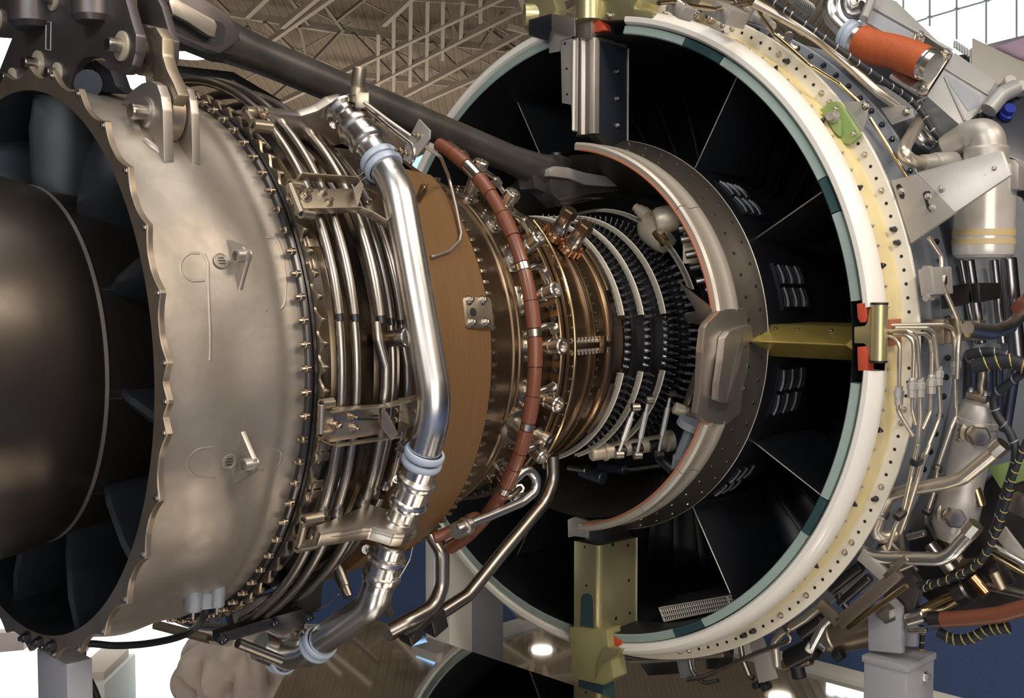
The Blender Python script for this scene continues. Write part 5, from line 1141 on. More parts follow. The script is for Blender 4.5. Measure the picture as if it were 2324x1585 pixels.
# gearbox mass low on the right: housings, plates, brackets
GX = 0.34
def gpt(x, y, X=GX): return on_x(x, y, X)
gb = bmesh.new()
add_prism(gb, [gpt(x, y, 0.42) for x, y in ((2060, 1230), (2120, 1180), (2250, 1080), (2360, 1050), (2360, 1400), (2260, 1420), (2130, 1390), (2060, 1330))], Vector((0.2, 0.05, 0)), 0.02)
gbo = obj('gearbox', gb, 'dark_steel', ENG); gbo['label'] = 'dark gearbox casing low on the right'
for pts, X, m, th in ((((2240, 1060), (2330, 1040), (2330, 1090), (2270, 1110)), 0.40, 'green_bracket', 0.02), (((2262, 1225), (2330, 1310), (2330, 1260), (2280, 1195)), 0.30, 'cast_light', 0.01), (((2285, 1160), (2330, 1180), (2330, 1130), (2300, 1118)), 0.33, 'tube_steel', 0.03), (((2210, 1290), (2260, 1275), (2290, 1330), (2250, 1350)), 0.30, 'dark_steel', 0.05), (((2180, 1270), (2225, 1265), (2210, 1290), (2170, 1292)), 0.26, 'bronze', 0.03)):
    prism('gearbox_plate', [on_x(x, y, X) for x, y in pts], Vector((th, 0, 0)), m, gbo, 0.003)
for (x0, y0), (x1, y1), X, r, m in (((2250, 1240), (2340, 1290), 0.28, 0.010, 'bright_steel'), ((2235, 1252), (2335, 1310), 0.27, 0.006, 'brass_line'), ((2090, 1395), (2190, 1345), 0.28, 0.020, 'brass_line'), ((2170, 1350), (2200, 1335), 0.27, 0.034, 'dark_steel'), ((2060, 1408), (2100, 1395), 0.25, 0.018, 'bright_steel'), ((2205, 1310), (2240, 1350), 0.25, 0.014, 'copper'), ((2255, 1300), (2275, 1340), 0.25, 0.012, 'bracket_steel'), ((2210, 1100), (2226, 1150), 0.27, 0.014, 'brass_line'), ((2110, 1235), (2160, 1300), 0.28, 0.016, 'tube_steel'), ((2040, 1290), (2110, 1260), 0.24, 0.012, 'bracket_steel'), ((2060, 1220), (2100, 1210), 0.28, 0.010, 'bright_steel')):
    cylr('gearbox_fitting', on_x(x0, y0, X), on_x(x1, y1, X), r, m, gbo, 14)
for (x0, y0), (x1, y1), X, r, m in (((2010, 1225), (2080, 1300), 0.30, 0.012, 'tube_steel'), ((2140, 1200), (2190, 1300), 0.34, 0.015, 'tube_steel'), ((2000, 1240), (2050, 1330), 0.28, 0.014, 'bracket_steel'), ((2240, 1330), (2330, 1350), 0.30, 0.012, 'tube_steel')):
    cylr('gearbox_fitting', on_x(x0, y0, X), on_x(x1, y1, X), r, m, gbo, 14)
bh = tube('brown_sleeve', [on_x(2126, 1408, 0.22), on_x(2200, 1404, 0.22), on_x(2270, 1396, 0.22), on_x(2345, 1375, 0.22)], 0.020, 'hose_brown', ENG, 0.1, 16); bh['label'] = 'brown sleeved pipe low at the right edge'
rod('sleeve_collar', on_x(2100, 1410, 0.22), on_x(2134, 1407, 0.22), [(0, 0.008), (0.014, 0.008), (0.014, 0.021), (0.045, 0.021)], 'dark_steel', bh, 18)
cylr('sleeve_rod', on_x(2060, 1432, 0.22), on_x(2104, 1430, 0.22), 0.007, 'bright_steel', bh, 10)
harness('wire_harness', [(2130, 1436), (2165, 1452), (2200, 1450), (2240, 1432), (2290, 1425)], 1.0, 0.013, 'sagging yellow-laced harness under the brown pipe', 'harness_yellow', 0.02, lambda x, y: on_x(x, y, 0.24))
harness('wire_harness', [(2092, 1420), (2093, 1450), (2091, 1475)], 1.0, 0.006, 'short harness tail behind the stand', 'harness_yellow', 0.02, lambda x, y: on_x(x, y, 0.35))
# bronze angle frame beside the stand
AF = 0.13
def bar_(p, q, w=0.022, m='bracket_steel', X=AF, par=None, th=0.02):
    a, b = on_x(p[0], p[1], X), on_x(q[0], q[1], X); d = (b - a); M = frame(a, d, (1, 0, 0)); bm = bmesh.new(); add_box(bm, (0, 0, d.length/2), (th, w, d.length), M, 0.002); return obj('frame_bar', bm, m, par)
fr0 = thing if False else None
f1 = bar_((1862, 1368), (1905, 1412), 0.030, par=ENG); f1['label'] = 'bronze angle frame between the fan case and the stand'
bar_((1905, 1415), (2040, 1300), 0.030, par=f1); bar_((1955, 1258), (2015, 1312), 0.030, 'cast_light', par=f1); bar_((1925, 1425), (2060, 1330), 0.014, 'brass_line', AF + 0.03, par=f1)
bar_((2010, 1310), (2060, 1265), 0.016, 'bracket_steel', AF, par=f1)
for (x0, y0), (x1, y1), r in (((1885, 1340), (1955, 1285), 0.014), ((1905, 1372), (1975, 1310), 0.012), ((1900, 1350), (1930, 1390), 0.010)):
    cylr('link_rod', on_x(x0, y0, 0.22), on_x(x1, y1, 0.22), r, 'dark_steel', f1, 14)
# starter and pipes under the fan case
st0, st1 = on_x(1868, 1452, 0.34), on_x(2010, 1415, 0.34)
stt = rod('starter', st0, st1, [(0, 0.030), (0.005, 0.040), (0.02, 0.046), (0.03, 0.046), (0.032, 0.050), (0.046, 0.050), (0.05, 0.047), ((st1 - st0).length, 0.05)], 'bracket_steel', ENG, 28); stt['label'] = 'bronze starter cylinder under the fan case'
for (x0, y0), (x1, y1), r, m in (((1790, 1500), (1850, 1470), 0.030, 'dark_steel'), ((1780, 1512), (1840, 1495), 0.018, 'bracket_steel'), ((1850, 1455), (1875, 1475), 0.012, 'bright_steel'), ((1800, 1478), (1815, 1540), 0.020, 'rubber'), ((1820, 1440), (1870, 1400), 0.022, 'dark_steel'), ((1895, 1492), (1912, 1482), 0.016, 'rubber')):
    cylr('starter_fitting', on_x(x0, y0, 0.30), on_x(x1, y1, 0.30), r, m, stt, 16)
pD = tube('drain_line', [on_x(1862, 1376, 0.2), on_x(1830, 1402, 0.2), on_x(1775, 1436, 0.2), on_x(1758, 1456, 0.2), on_x(1762, 1500, 0.2), on_x(1763, 1512, 0.2)], 0.0125, 'line_steel', ENG, 0.03, 16); pD['label'] = 'bent drain line under the fan case'
q = on_x(1790, 1426, 0.2); clamp_on(pD, q, on_x(1805, 1415, 0.2) - q, 0.013, 0.016, 'tube_steel')
pE = tube('drain_line', [on_x(1890, 1398, 0.18), on_x(1868, 1420, 0.18), on_x(1842, 1470, 0.18)], 0.012, 'pipe_steel', ENG, 0.05, 16); rod('line_tip', on_x(1844, 1464, 0.18), on_x(1834, 1480, 0.18), [(0, 0.012), (0.02, 0.012)], 'white_paint', pE, 12)
wp = prism('drain_plate', [on_x(x, y, 0.19) for x, y in ((1700, 1455), (1730, 1444), (1765, 1540), (1722, 1552))], Vector((0.004, 0, 0)), 'cast_light', ENG, 0.0008); wp['label'] = 'pale sheet plate hanging under the fan case'
dk = prism('drain_plate', [on_x(x, y, 0.20) for x, y in ((1532, 1486), (1566, 1486), (1570, 1540), (1544, 1540))], Vector((0.02, 0, 0)), 'blue_grey', ENG, 0.001); dk['label'] = 'dark sheet plate hanging under the fan case'
for pts, r, X, m in (([(1400, 1494), (1430, 1504), (1500, 1500), (1560, 1494), (1640, 1488)], 0.006, 0.15, 'line_steel'), ([(1560, 1544), (1600, 1536), (1660, 1510), (1720, 1482), (1790, 1458), (1795, 1450), (1786, 1440)], 0.0068, 0.19, 'tube_steel'), ([(1562, 1486), (1568, 1520), (1582, 1540), (1600, 1552), (1630, 1545)], 0.006, 0.20, 'tube_steel'), ([(1680, 1462), (1686, 1500), (1700, 1535), (1710, 1540)], 0.008, 0.2, 'tube_steel'), ([(1390, 1486), (1460, 1500), (1560, 1496), (1660, 1478)], 0.010, 0.25, 'tube_steel')):
    tube('drain_line', [on_x(x, y, X) for x, y in pts], r, m, ENG, 0.03, 12)
for x, y, s in ((1712, 1558, 0.02), (1732, 1562, 0.022)): q = on_x(x, y, 0.2); cylr('rubber_stop', q, q + Vector((0.03, 0, 0)), s*0.5, 'rubber', ENG, 14)
for pts in (((1600, 1490), (1632, 1488), (1628, 1520), (1602, 1520)), ((1450, 1505), (1540, 1500), (1545, 1530), (1470, 1535))):
    prism('underside_box', [on_x(x, y, 0.3) for x, y in pts], Vector((0.08, 0, 0)), 'dark_steel', ENG, 0.004)
# ================================================================ engine mount, thrust link, stands
MOUNT = thing('engine_mount', 'dark steel engine mount with bolted fork arms above the exhaust case', 'engine mount', (-1.55, 0, 0.6))
MX_ = -1.535
def mx(x, y, X=MX_): return on_x(x, y, X)
body = prism('mount_plate', [mx(x, y) for x, y in ((-60, -60), (270, -60), (285, 0), (302, 60), (308, 78), (307, 120), (298, 150), (282, 168), (266, 168), (250, 150), (232, 132), (212, 128), (190, 132), (170, 150), (160, 180), (152, 212), (60, 212), (-10, 205), (-5, 165), (26, 86), (-60, 80))], Vector((0.020, 0, 0)), 'mount_dark', MOUNT, 0.004)
for (x, y, s) in ((278, 105, 1.0), (87, 147, 1.05), (29, 178, 0.8), (131, 167, 0.8), (-5, 45, 0.9), (122, 0, 0.8)):
    c = mx(x, y); rod('mount_washer', c, c - Vector((1, 0, 0)), [(-0.002, 0.0255*s), (0.004, 0.0255*s), (0.005, 0.023*s)], 'cast_pale', MOUNT, 24)
    rod('mount_bolt', c, c - Vector((1, 0, 0)), [(0.0, 0.0125*s), (0.026*s, 0.0125*s), (0.028*s, 0.0105*s)], 'tube_steel', MOUNT, 12)
for a_, b_ in (((105, 50), (116, 50)), ((116, 50), (115, 114)), ((115, 114), (104, 112)), ((104, 112), (105, 50))):
    tube('engraving', [mx(*a_, MX_ - 0.0005), mx(*b_, MX_ - 0.0005)], 0.0012, 'cast_light', MOUNT, 0, 4)
# vertical pillars of the mount
for (x0, x1, X, y1) in ((20, 66, MX_ - 0.035, 70), (160, 205, MX_ - 0.03, 55)):
    a, b = mx(x0, 0, X), mx(x1, 0, X); r = (b - a).length/2; c = (a + b)/2
    z1 = mx(x0, y1, X).z
    bm = bmesh.new(); add_lathe(bm, [(0, r*0.8), (0.01, r), (0.5, r)], Matrix.Translation((c.x + r*0.6, c.y, z1)), 28); obj('mount_pillar', bm, 'mount_dark', MOUNT)
lobe = [(255, -60), (285, 0), (302, 60), (308, 78), (307, 120), (298, 150), (282, 168), (266, 168), (250, 150), (240, 100), (225, -60)]
prism('mount_arm', [mx(x, y) + Vector((0.066, 0, 0)) for x, y in lobe], Vector((0.016, 0, 0)), 'mount_dark', MOUNT, 0.003)
ac_ = mx(267, 105); rod('arm_bolt', ac_ + Vector((0.082, 0, 0)), ac_ + Vector((1, 0, 0)), [(0, 0.022), (0.010, 0.022), (0.010, 0.014), (0.024, 0.014)], 'dark_steel', MOUNT, 14)
rod('spacer', ac_ + Vector((0.018, 0, 0)), ac_ + Vector((0.07, 0, 0)), [(0, 0.030), (0.05, 0.030)], 'dark_steel', MOUNT, 24)
# link with an eye at each end, from the mount arm down to the clevis
LKX = -1.493
eu = Vector((LKX, ac_.y, ac_.z)); el_ = Vector((LKX, pin_c.y, pin_c.z))
lo_ = prism('pinned_link', [on_x(x, y, LKX) for x, y in ((330, 62), (352, 60), (368, 85), (368, 125), (378, 158), (394, 190), (404, 215), (384, 250), (366, 240), (352, 205), (345, 170), (348, 130), (344, 100))], Vector((0.024, 0, 0)), 'link_bronze', MOUNT, 0.004); lo_['label'] = 'bronze pinned link between the mount and the clevis'
for c, r in ((eu, 0.044), (el_, 0.047)):
    rod('link_eye', c, c + Vector((1, 0, 0)), [(0, r - 0.004), (0.002, r), (0.026, r), (0.028, r - 0.004)], 'link_bronze', MOUNT, 36)
# rear box behind the mount and shadowed tube
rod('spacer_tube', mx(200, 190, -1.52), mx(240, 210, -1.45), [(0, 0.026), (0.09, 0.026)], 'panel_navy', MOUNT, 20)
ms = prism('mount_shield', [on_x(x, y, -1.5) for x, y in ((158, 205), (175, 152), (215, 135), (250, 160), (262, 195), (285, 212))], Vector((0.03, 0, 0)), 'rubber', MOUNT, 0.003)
# thrust link: fork end and long rod down to the core
TL = thing('thrust_link', 'long dark thrust link running down from the mount to the core front', 'thrust link', (-1.2, 0.05, 0.6))
r0, r1 = on_y(508, 92, 0.06), on_y(1240, 395, 0.03)
rd = (r1 - r0).normalized(); RL = (r1 - r0).length
bm = bmesh.new(); add_lathe(bm, [(0, 0.047), (0.05, 0.043), (0.10, 0.040), (RL*0.5, 0.0385), (RL*0.86, 0.038), (RL*0.93, 0.043), (RL - 0.02, 0.049), (RL, 0.046)], frame(r0, rd), 32); obj('link_tube', bm, 'rod_dark', TL, angle=40)
bm = bmesh.new(); add_lathe(bm, [(-0.10, 0.055), (-0.02, 0.055), (0.012, 0.047)], frame(r0, rd, (0, 0, 1)), 8); obj('link_shoulder', bm, 'rod_dark', TL)
fk = prism('fork_plate', [on_y(x, y, 0.0) for x, y in ((380, -20), (440, -20), (520, 32), (545, 75), (540, 95), (500, 122), (468, 112), (388, 78))], Vector((0, 0.03, 0)), 'mount_dark', TL, 0.004)
prism('fork_slot', [on_y(x, y, -0.001) for x, y in ((385, 12), (440, 30), (505, 52), (512, 64), (508, 98), (490, 104), (440, 90), (388, 66))], Vector((0, 0.001, 0)), 'rubber', TL, 0)
prism('fork_tongue', [on_y(x, y, -0.022) for x, y in ((383, 2), (395, -10), (412, 2), (488, 45), (494, 58), (488, 86), (472, 80), (430, 52), (392, 32))], Vector((0, 0.02, 0)), 'machined', TL, 0.004)
# lower clevis at the core with its pins and banana arm
CZ = on_y(1258, 400, 0.03)
lc = prism('lower_fork', [on_y(x, y, 0.0) for x, y in ((1205, 380), (1225, 352), (1272, 350), (1298, 362), (1296, 388), (1250, 388), (1250, 420), (1300, 420), (1260, 446), (1215, 428))], Vector((0, 0.06, 0)), 'rod_dark', TL, 0.004)
ax_ = on_y(1262, 350, 0.02)
cylr('fork_pin', ax_ + Vector((0, 0, 0.004)), ax_ - Vector((0, 0, 0.13)), 0.016, 'dark_steel', TL, 18); rod('pin_head', ax_ - Vector((0, 0, 0.09)), ax_ - Vector((0, 0, 0.13)), [(0, 0.028), (0.02, 0.028), (0.02, 0.02), (0.035, 0.02)], 'panel_navy', TL, 6)
ba = [(1248, 384), (1262, 377), (1290, 380), (1330, 392), (1380, 400), (1440, 400), (1482, 405), (1495, 412), (1488, 426), (1440, 424), (1380, 424), (1330, 420), (1295, 406), (1262, 402), (1248, 400)]
arm = prism('balance_arm', [on_y(x, y, -0.03) for x, y in ba], Vector((0, 0.09, 0)), 'cast_light', TL, 0.004); arm['label'] = 'pale curved balance arm at the front of the link'
prism('arm_underside', [on_y(x, y, -0.02) for x, y in ((1250, 404), (1300, 408), (1380, 426), (1480, 428), (1470, 440), (1380, 446), (1280, 470), (1252, 440))], Vector((0, 0.07, 0)), 'rod_dark', TL, 0.004)
tube('arm_pipe', [on_y(1265, 460, -0.03), on_y(1330, 446, -0.03), on_y(1420, 440, -0.03), on_y(1475, 446, -0.03), on_y(1490, 452, -0.03)], 0.011, 'tube_steel', TL, 0.06, 12)
# cable tray strip behind the tubes and the cast valve body in the core
cs = prism('heat_shield_strip', [on_y(x, y, 0.12) for x, y in ((400, 148), (530, 163), (545, 172), (640, 228), (610, 240), (530, 182), (400, 166))], Vector((0, 0.05, 0)), 'dark_steel', ENG, 0.002)
vb = rod('valve_body', pol(-0.02, 0.40, 52), pol(0.05, 0.46, 47), [(0, 0.03), (0.01, 0.036), (0.07, 0.036), (0.08, 0.03)], 'cast_pale', ENG, 24); vb['label'] = 'pale cast valve body inside the core opening'
va, vb2 = on_x(1447, 498, 0.0), on_x(1520, 528, 0.0)
bm = bmesh.new(); add_lathe(bm, [(-0.02, 0.018), (0, 0.034), (0.02, 0.040), (0.07, 0.040), (0.085, 0.034)], frame(on_x(1468, 515, 0.02), on_x(1510, 545, 0.02) - on_x(1468, 515, 0.02)), 24); obj('valve_dome', bm, 'cast_pale', vb)
q0, q1 = on_x(1470, 492, 0.0), on_x(1432, 462, 0.0); rod('valve_nose', q0, q1, [(0, 0.02), (0.02, 0.02), (0.022, 0.016), (0.036, 0.016), (0.038, 0.012), (0.05, 0.012)], 'cast_pale', vb, 18)
q0, q1 = on_x(1496, 532, -0.01), on_x(1512, 556, -0.01); rod('valve_outlet', q0, q1, [(-0.01, 0.016), (0.012, 0.016), (0.013, 0.0135), (0.032, 0.0135)], 'brass_line', vb, 18)
box('valve_cover', (0, 0, 0), (0.06, 0.05, 0.035), 'cast_pale', vb, frame(on_x(1508, 498, 0.02), (-0.5, -0.4, 0.7), (0.7, -0.5, 0)), 0.004)
box('dark_housing', (0, 0, 0), (0.10, 0.09, 0.10), 'panel_navy', ENG, frame(on_x(1548, 505, 0.07), (-0.6, -0.6, 0.5), (0.7, -0.5, 0)), 0.008)
# gusset bracket, tie strut and cable actuators at the front of the core
gs = bmesh.new(); add_prism(gs, [on_x(x, y, -0.05) for x, y in ((1540, 640), (1630, 708), (1626, 716), (1604, 735), (1585, 738), (1556, 730), (1552, 712), (1578, 706))], Vector((0.01, 0, 0)), 0.001); gso = obj('gusset_bracket', gs, 'tube_steel', ENG); gso['label'] = 'triangular gusset between the core and the lip ring'
for x, y, R in ((1545, 545, 0.44), (1556, 580, 0.44), (1580, 640, 0.45), (1600, 660, 0.46), (1540, 520, 0.44), (1610, 690, 0.46), (1565, 610, 0.44), (1590, 610, 0.45), (1598, 575, 0.47)):
    p = on_x(x, y, -0.01); cylr('harness_connector', p, p + Vector((0.03, -0.04, 0.01)), 0.011, 'dark_steel' if (x + y) % 2 else 'tube_steel', ENG, 14)
box('tan_plate', (0, 0, 0), (0.09, 0.07, 0.006), 'cast_pale', ENG, frame(on_x(1580, 560, 0.04), (-0.8, -0.6, 0), (0, 0, 1)), 0.002)
acc = [((1440, 925), (1403, 1032)), ((1472, 908), (1445, 1034)), ((1522, 895), (1494, 1032))]
for (x0, y0), (x1, y1) in acc:
    X = -0.18 if x0 < 1450 else (-0.12 if x0 < 1500 else -0.03)
    a, b = on_x(x0, y0, X), on_x(x1, y1, X); L = (b - a).length
    lr = rod('link_rod', a, b, [(0, 0.0045), (L*0.22, 0.0045), (L*0.22, 0.0075), (L*0.68, 0.0075), (L*0.68, 0.0045), (L, 0.0045)], 'white_rod', ENG, 6); lr['label'] = 'white adjusting rod of the vane actuator'
    rod('rod_end', a - Vector((0.006, -0.004, 0)), a + Vector((0.02, -0.012, 0)), [(0, 0.011), (0.02, 0.011)], 'tube_steel', lr, 14); rod('rod_end', b - Vector((0.006, -0.004, 0)), b + Vector((0.02, -0.012, 0)), [(0, 0.012), (0.02, 0.012)], 'tube_steel', lr, 14)
a, b = on_x(1340, 1030, -0.16), on_x(1525, 1000, 0.05)
L = (b - a).length; ac = rod('vane_actuator', a, b, [(0, 0.018), (0.004, 0.021), (L*0.16, 0.021), (L*0.16, 0.026), (L*0.19, 0.026), (L*0.19, 0.022), (L*0.9, 0.022), (L*0.92, 0.03), (L, 0.03)], 'cast_pale', ENG, 20); ac['label'] = 'pale cylinder of the vane actuator under the compressor'
for t in (0.32, 0.52, 0.74):
    c = a.lerp(b, t) + Vector((-0.02, -0.01, -0.004)); cylr('actuator_bore', c, c + (b - a).normalized()*0.03, 0.016, 'dark_steel', ac, 14)
ts0, ts1 = on_x(1600, 785, -0.02), on_x(1548, 905, 0.0)
tsx = prism('tie_strut', [on_x(x, y, -0.02) for x, y in ((1598, 770), (1605, 790), (1560, 935), (1545, 930))], Vector((0.02, 0, 0)), 'tube_steel', ENG, 0.002)
a, b = on_x(1572, 965, -0.06), on_x(1535, 1062, -0.06); L = (b - a).length
dc = rod('damper', a, b, [(-0.012, 0.040), (0.006, 0.042), (0.010, 0.036), (0.012, 0.016), (L*0.75, 0.016), (L*0.76, 0.020), (L, 0.014)], 'blue_grey', ENG, 24); dc['label'] = 'grey capped damper strut below the compressor'
cylr('damper_eye', on_x(1530, 925, -0.05), on_x(1552, 935, -0.03), 0.016, 'cast_pale', dc, 16); cylr('damper_eye', on_x(1556, 935, -0.05), on_x(1578, 945, -0.03), 0.018, 'tube_steel', dc, 16)
# dark plumbing under the compressor
for k, ((x0, y0), (x1, y1), X, r, m) in enumerate((((1290, 1062), (1330, 1068), -0.1, 0.008, 'tube_steel'), ((1320, 1068), (1370, 1086), -0.05, 0.020, 'panel_navy'), ((1360, 1060), (1420, 1066), 0.0, 0.014, 'panel_navy'), ((1430, 1066), (1500, 1055), 0.02, 0.009, 'tube_steel'), ((1495, 1040), (1530, 1072), 0.0, 0.014, 'dark_steel'))):
    cylr('underside_fitting', on_x(x0, y0, X), on_x(x1, y1, X), r, m, ENG, 14)
# black hose hanging from the exhaust case, tied to the flange
hz = [surf(470, 1372, 0.012), surf(462, 1400, 0.022), surf(440, 1428, 0.03), on_y(400, 1448, -0.12), on_y(330, 1462, -0.05), on_y(260, 1466, 0.0), on_y(205, 1462, 0.03), on_y(190, 1474, 0.03), on_y(188, 1500, 0.04), on_y(196, 1530, 0.05), on_y(215, 1570, 0.05), on_y(240, 1640, 0.05)]
bm = bmesh.new(); add_tube(bm, spline(hz, 6), 0.0072, 12); ch = obj('drain_hose', bm, 'rubber', None, angle=60); tag(ch, 'black rubber hose sagging from the underside of the exhaust case', 'hose')
c = on_y(190, 1472, 0.03); rod('cable_tie', c - Vector((0, 0, 0.004)), c + Vector((0, 0, 0.004)), [(0, 0.009), (0.008, 0.009)], 'white_paint', ch, 14)

# ---- support stands
ZF = -1.30; ZS = ZF + 0.025
def stand_rear():
    o = thing('support_stand', 'grey steel post standing under the rear flange of the engine', 'stand', (-1.60, 0.03, ZS))
    a, b = on_x(72, 1480, -1.585), on_x(150, 1480, -1.585)
    cx, cy = a.x + 0.03, (a.y + b.y)/2; w = abs(b.y - a.y)*0.86
    bm = bmesh.new(); add_box(bm, (cx, cy, (ZS + 0.05 - 0.55)/2), (0.05, w, abs(-0.55 - ZS) - 0.05), None, 0.004); obj('post', bm, 'stand_grey', o)
    bm = bmesh.new(); add_box(bm, (cx, cy, ZS + 0.025), (0.30, 0.30, 0.05), None, 0.006); obj('foot', bm, 'stand_grey', o)
    bm = bmesh.new(); add_box(bm, (cx + 0.03, cy + w*0.55, (ZS - 0.55)/2), (0.006, 0.012, 0.70), None, 0.001); obj('web', bm, 'stand_grey', o)
stand_rear()
def stand_front():
    P = on_x(2010, 1395, 0.25)
    o = thing('support_stand', 'grey post with a bolted fork under the right side of the fan case', 'stand', (0.27, P.y, ZS))
    for dx in (0.0, 0.075):
        pts = [(1969, 1402), (1986, 1368), (2004, 1359), (2026, 1362), (2044, 1380), (2046, 1485), (1970, 1478)]
        prism('fork_plate', [on_x(x, y, 0.23) + Vector((dx, 0, 0)) for x, y in pts], Vector((0.022, 0, 0)), 'stand_grey', o, 0.004)
    c = on_x(2012, 1390, 0.23); rod('fork_bolt', c + Vector((0.12, 0, 0)), c - Vector((0.03, 0, 0)), [(0, 0.016), (0.115, 0.016), (0.115, 0.030), (0.123, 0.030), (0.123, 0.020), (0.14, 0.020)], 'bright_steel', o, 6)
    prism('engine_lug', [on_x(x, y, 0.26) for x, y in ((1990, 1380), (2030, 1310), (2060, 1290), (2090, 1330), (2070, 1400), (2020, 1410))], Vector((0.03, 0, 0)), 'mount_dark', o, 0.003)
    a, b = on_x(1960, 1488, 0.21), on_x(2060, 1500, 0.21)
    cx, cy, w = 0.21 + 0.075, (a.y + b.y)/2, abs(a.y - b.y)
    zt = a.z; bm = bmesh.new(); add_box(bm, (cx, cy, (zt + ZS)/2), (0.15, w, zt - ZS), None, 0.006); obj('post', bm, 'stand_grey', o)
    bm = bmesh.new(); add_box(bm, (cx, cy, zt - 0.008), (0.158, w + 0.008, 0.018), None, 0.004); obj('top_plate', bm, 'stand_grey', o)
    for dz in (0.05, 0.16): rod('post_bolt', Vector((cx + 0.02, cy - w/2, zt - dz)), Vector((cx + 0.02, cy - w/2 - 0.02, zt - dz)), [(0, 0.016), (0.003, 0.016), (0.003, 0.011), (0.014, 0.011)], 'bright_steel', o, 6)
    bm = bmesh.new(); add_box(bm, (cx, cy, ZS + 0.015), (0.34, 0.34, 0.03), None, 0.004); obj('foot', bm, 'stand_grey', o)
stand_front()
def stand_far():
    a = on_y(1045, 1300, 0.62)
    o = thing('support_stand', 'white and grey braced stand leg seen behind the drain pipes', 'stand', (a.x, 0.62, ZS))
    xa, xb = on_y(1020, 1400, 0.62).x, on_y(1072, 1400, 0.62).x
    bm = bmesh.new(); add_box(bm, ((xa + xb)/2, 0.68, (ZS - 0.66)/2), (xb - xa, 0.12, -0.66 - ZS), None, 0.004); obj('post', bm, 'white_paint', o)
    xc = on_y(1128, 1400, 0.68).x; bm = bmesh.new(); add_box(bm, ((xb + xc)/2 + 0.002, 0.70, (ZS - 0.70)/2), (xc - xb, 0.10, -0.70 - ZS), None, 0.004); obj('side_post', bm, 'stand_grey', o)
    for p, q in (((985, 1180), (1190, 1400)), ((995, 1240), (1075, 1310))):
        A, B = on_y(*p, 0.66), on_y(*q, 0.66); M = frame(A, B - A, (0, 1, 0)); bm = bmesh.new(); add_box(bm, (0, 0, (B - A).length/2), (0.04, 0.03, (B - A).length), M, 0.003); obj('brace', bm, 'white_paint', o)
    bm = bmesh.new(); add_box(bm, ((xa + xb)/2, 0.66, -0.65), (0.25, 0.12, 0.03), None, 0.003); obj('cap', bm, 'white_paint', o)
    bm = bmesh.new(); add_box(bm, ((xa + xb)/2, 0.66, ZS + 0.012), (0.3, 0.3, 0.024), None, 0.003); obj('foot', bm, 'stand_grey', o)
stand_far()

# ================================================================ the hall
def struct(o): o['kind'] = 'structure'; return o
mat('carpet', (0.055, 0.105, 0.27), 0.95, noise=0.25, scale=60, bump=0.3, bscale=300)
mat('mirror', (0.62, 0.60, 0.57), 0.03, 1.0)
mat('hall_wall', (0.55, 0.50, 0.43), 0.8, noise=0.1, scale=1)
mat('roof', (0.20, 0.165, 0.125), 0.85, noise=0.2, scale=0.5)
mat('truss_white', (0.34, 0.30, 0.25), 0.6)
mat('truss_dark', (0.16, 0.13, 0.10), 0.6)
mat('panel_light', (0.9, 0.93, 0.97), 0.5, emit=((0.86, 0.93, 1.0), 2.2))
mat('lamp_glow', (1, 0.95, 0.85), 0.4, emit=((1.0, 0.93, 0.80), 9.0))
mat('booth_white', (0.85, 0.86, 0.84), 0.6)
mat('grid_line', (0.35, 0.40, 0.47), 0.5)
mat('sill_grey', (0.62, 0.65, 0.63), 0.6)
mat('mauve', (0.78, 0.60, 0.88), 0.5)
mat('cloth_cream', (0.60, 0.51, 0.46), 0.8, noise=0.12, scale=6)
bm = bmesh.new(); add_box(bm, (8, 8, ZF - 0.05), (60, 60, 0.1)); struct(obj('floor', bm, 'carpet', None))
def wall(name, c, s): 
    bm = bmesh.new(); add_box(bm, c, s); return struct(obj(name, bm, 'hall_wall', None))
wall('wall_back', (8, 38.1, 5), (60, 0.2, 13)); wall('wall_right', (38.1, 8, 5), (0.2, 60, 13)); wall('wall_left', (-22.1, 8, 5), (0.2, 60, 13)); wall('wall_front', (8, -22.1, 5), (60, 0.2, 13))
# roof: a plane sloping down away from the camera, with ribs
VD = Vector((math.sin(YAW), math.cos(YAW), 0)); VR = Vector((math.cos(YAW), -math.sin(YAW), 0))
def roof_z(p): return 10.5 - 0.165*((Vector((p.x, p.y, 0)) - Vector((CAM.x, CAM.y, 0))).dot(VD)) 
RN = Vector((0.165*VD.x, 0.165*VD.y, 1)).normalized(); RP = Vector((CAM.x, CAM.y, 10.5))
bm = bmesh.new(); vs = []
for s, t in ((-32, -45), (56, -45), (56, 45), (-32, 45)):
    p = Vector((CAM.x, CAM.y, 0)) + VD*s + VR*t; vs.append(bm.verts.new((p.x, p.y, roof_z(p))))
bm.faces.new(vs); bm.normal_update(); rf = struct(obj('ceiling', bm, 'roof', None))
def on_roof(x, y, drop=0.0): return on_plane(x, y, RP - Vector((0, 0, drop)), RN)
def member(name, p, q, w, m, parent):
    a, b = on_roof(*p, *( () )), on_roof(*q)
    return None
def beam(pts, w, m, parent, drop, name='truss_bar'):
    P = [on_roof(x, y, drop) for x, y in pts]
    for a, b in zip(P[:-1], P[1:]):
        bm = bmesh.new(); add_box(bm, (0, 0, (b - a).length/2), (w, w, (b - a).length), frame(a, b - a), 0); obj(name, bm, m, parent)
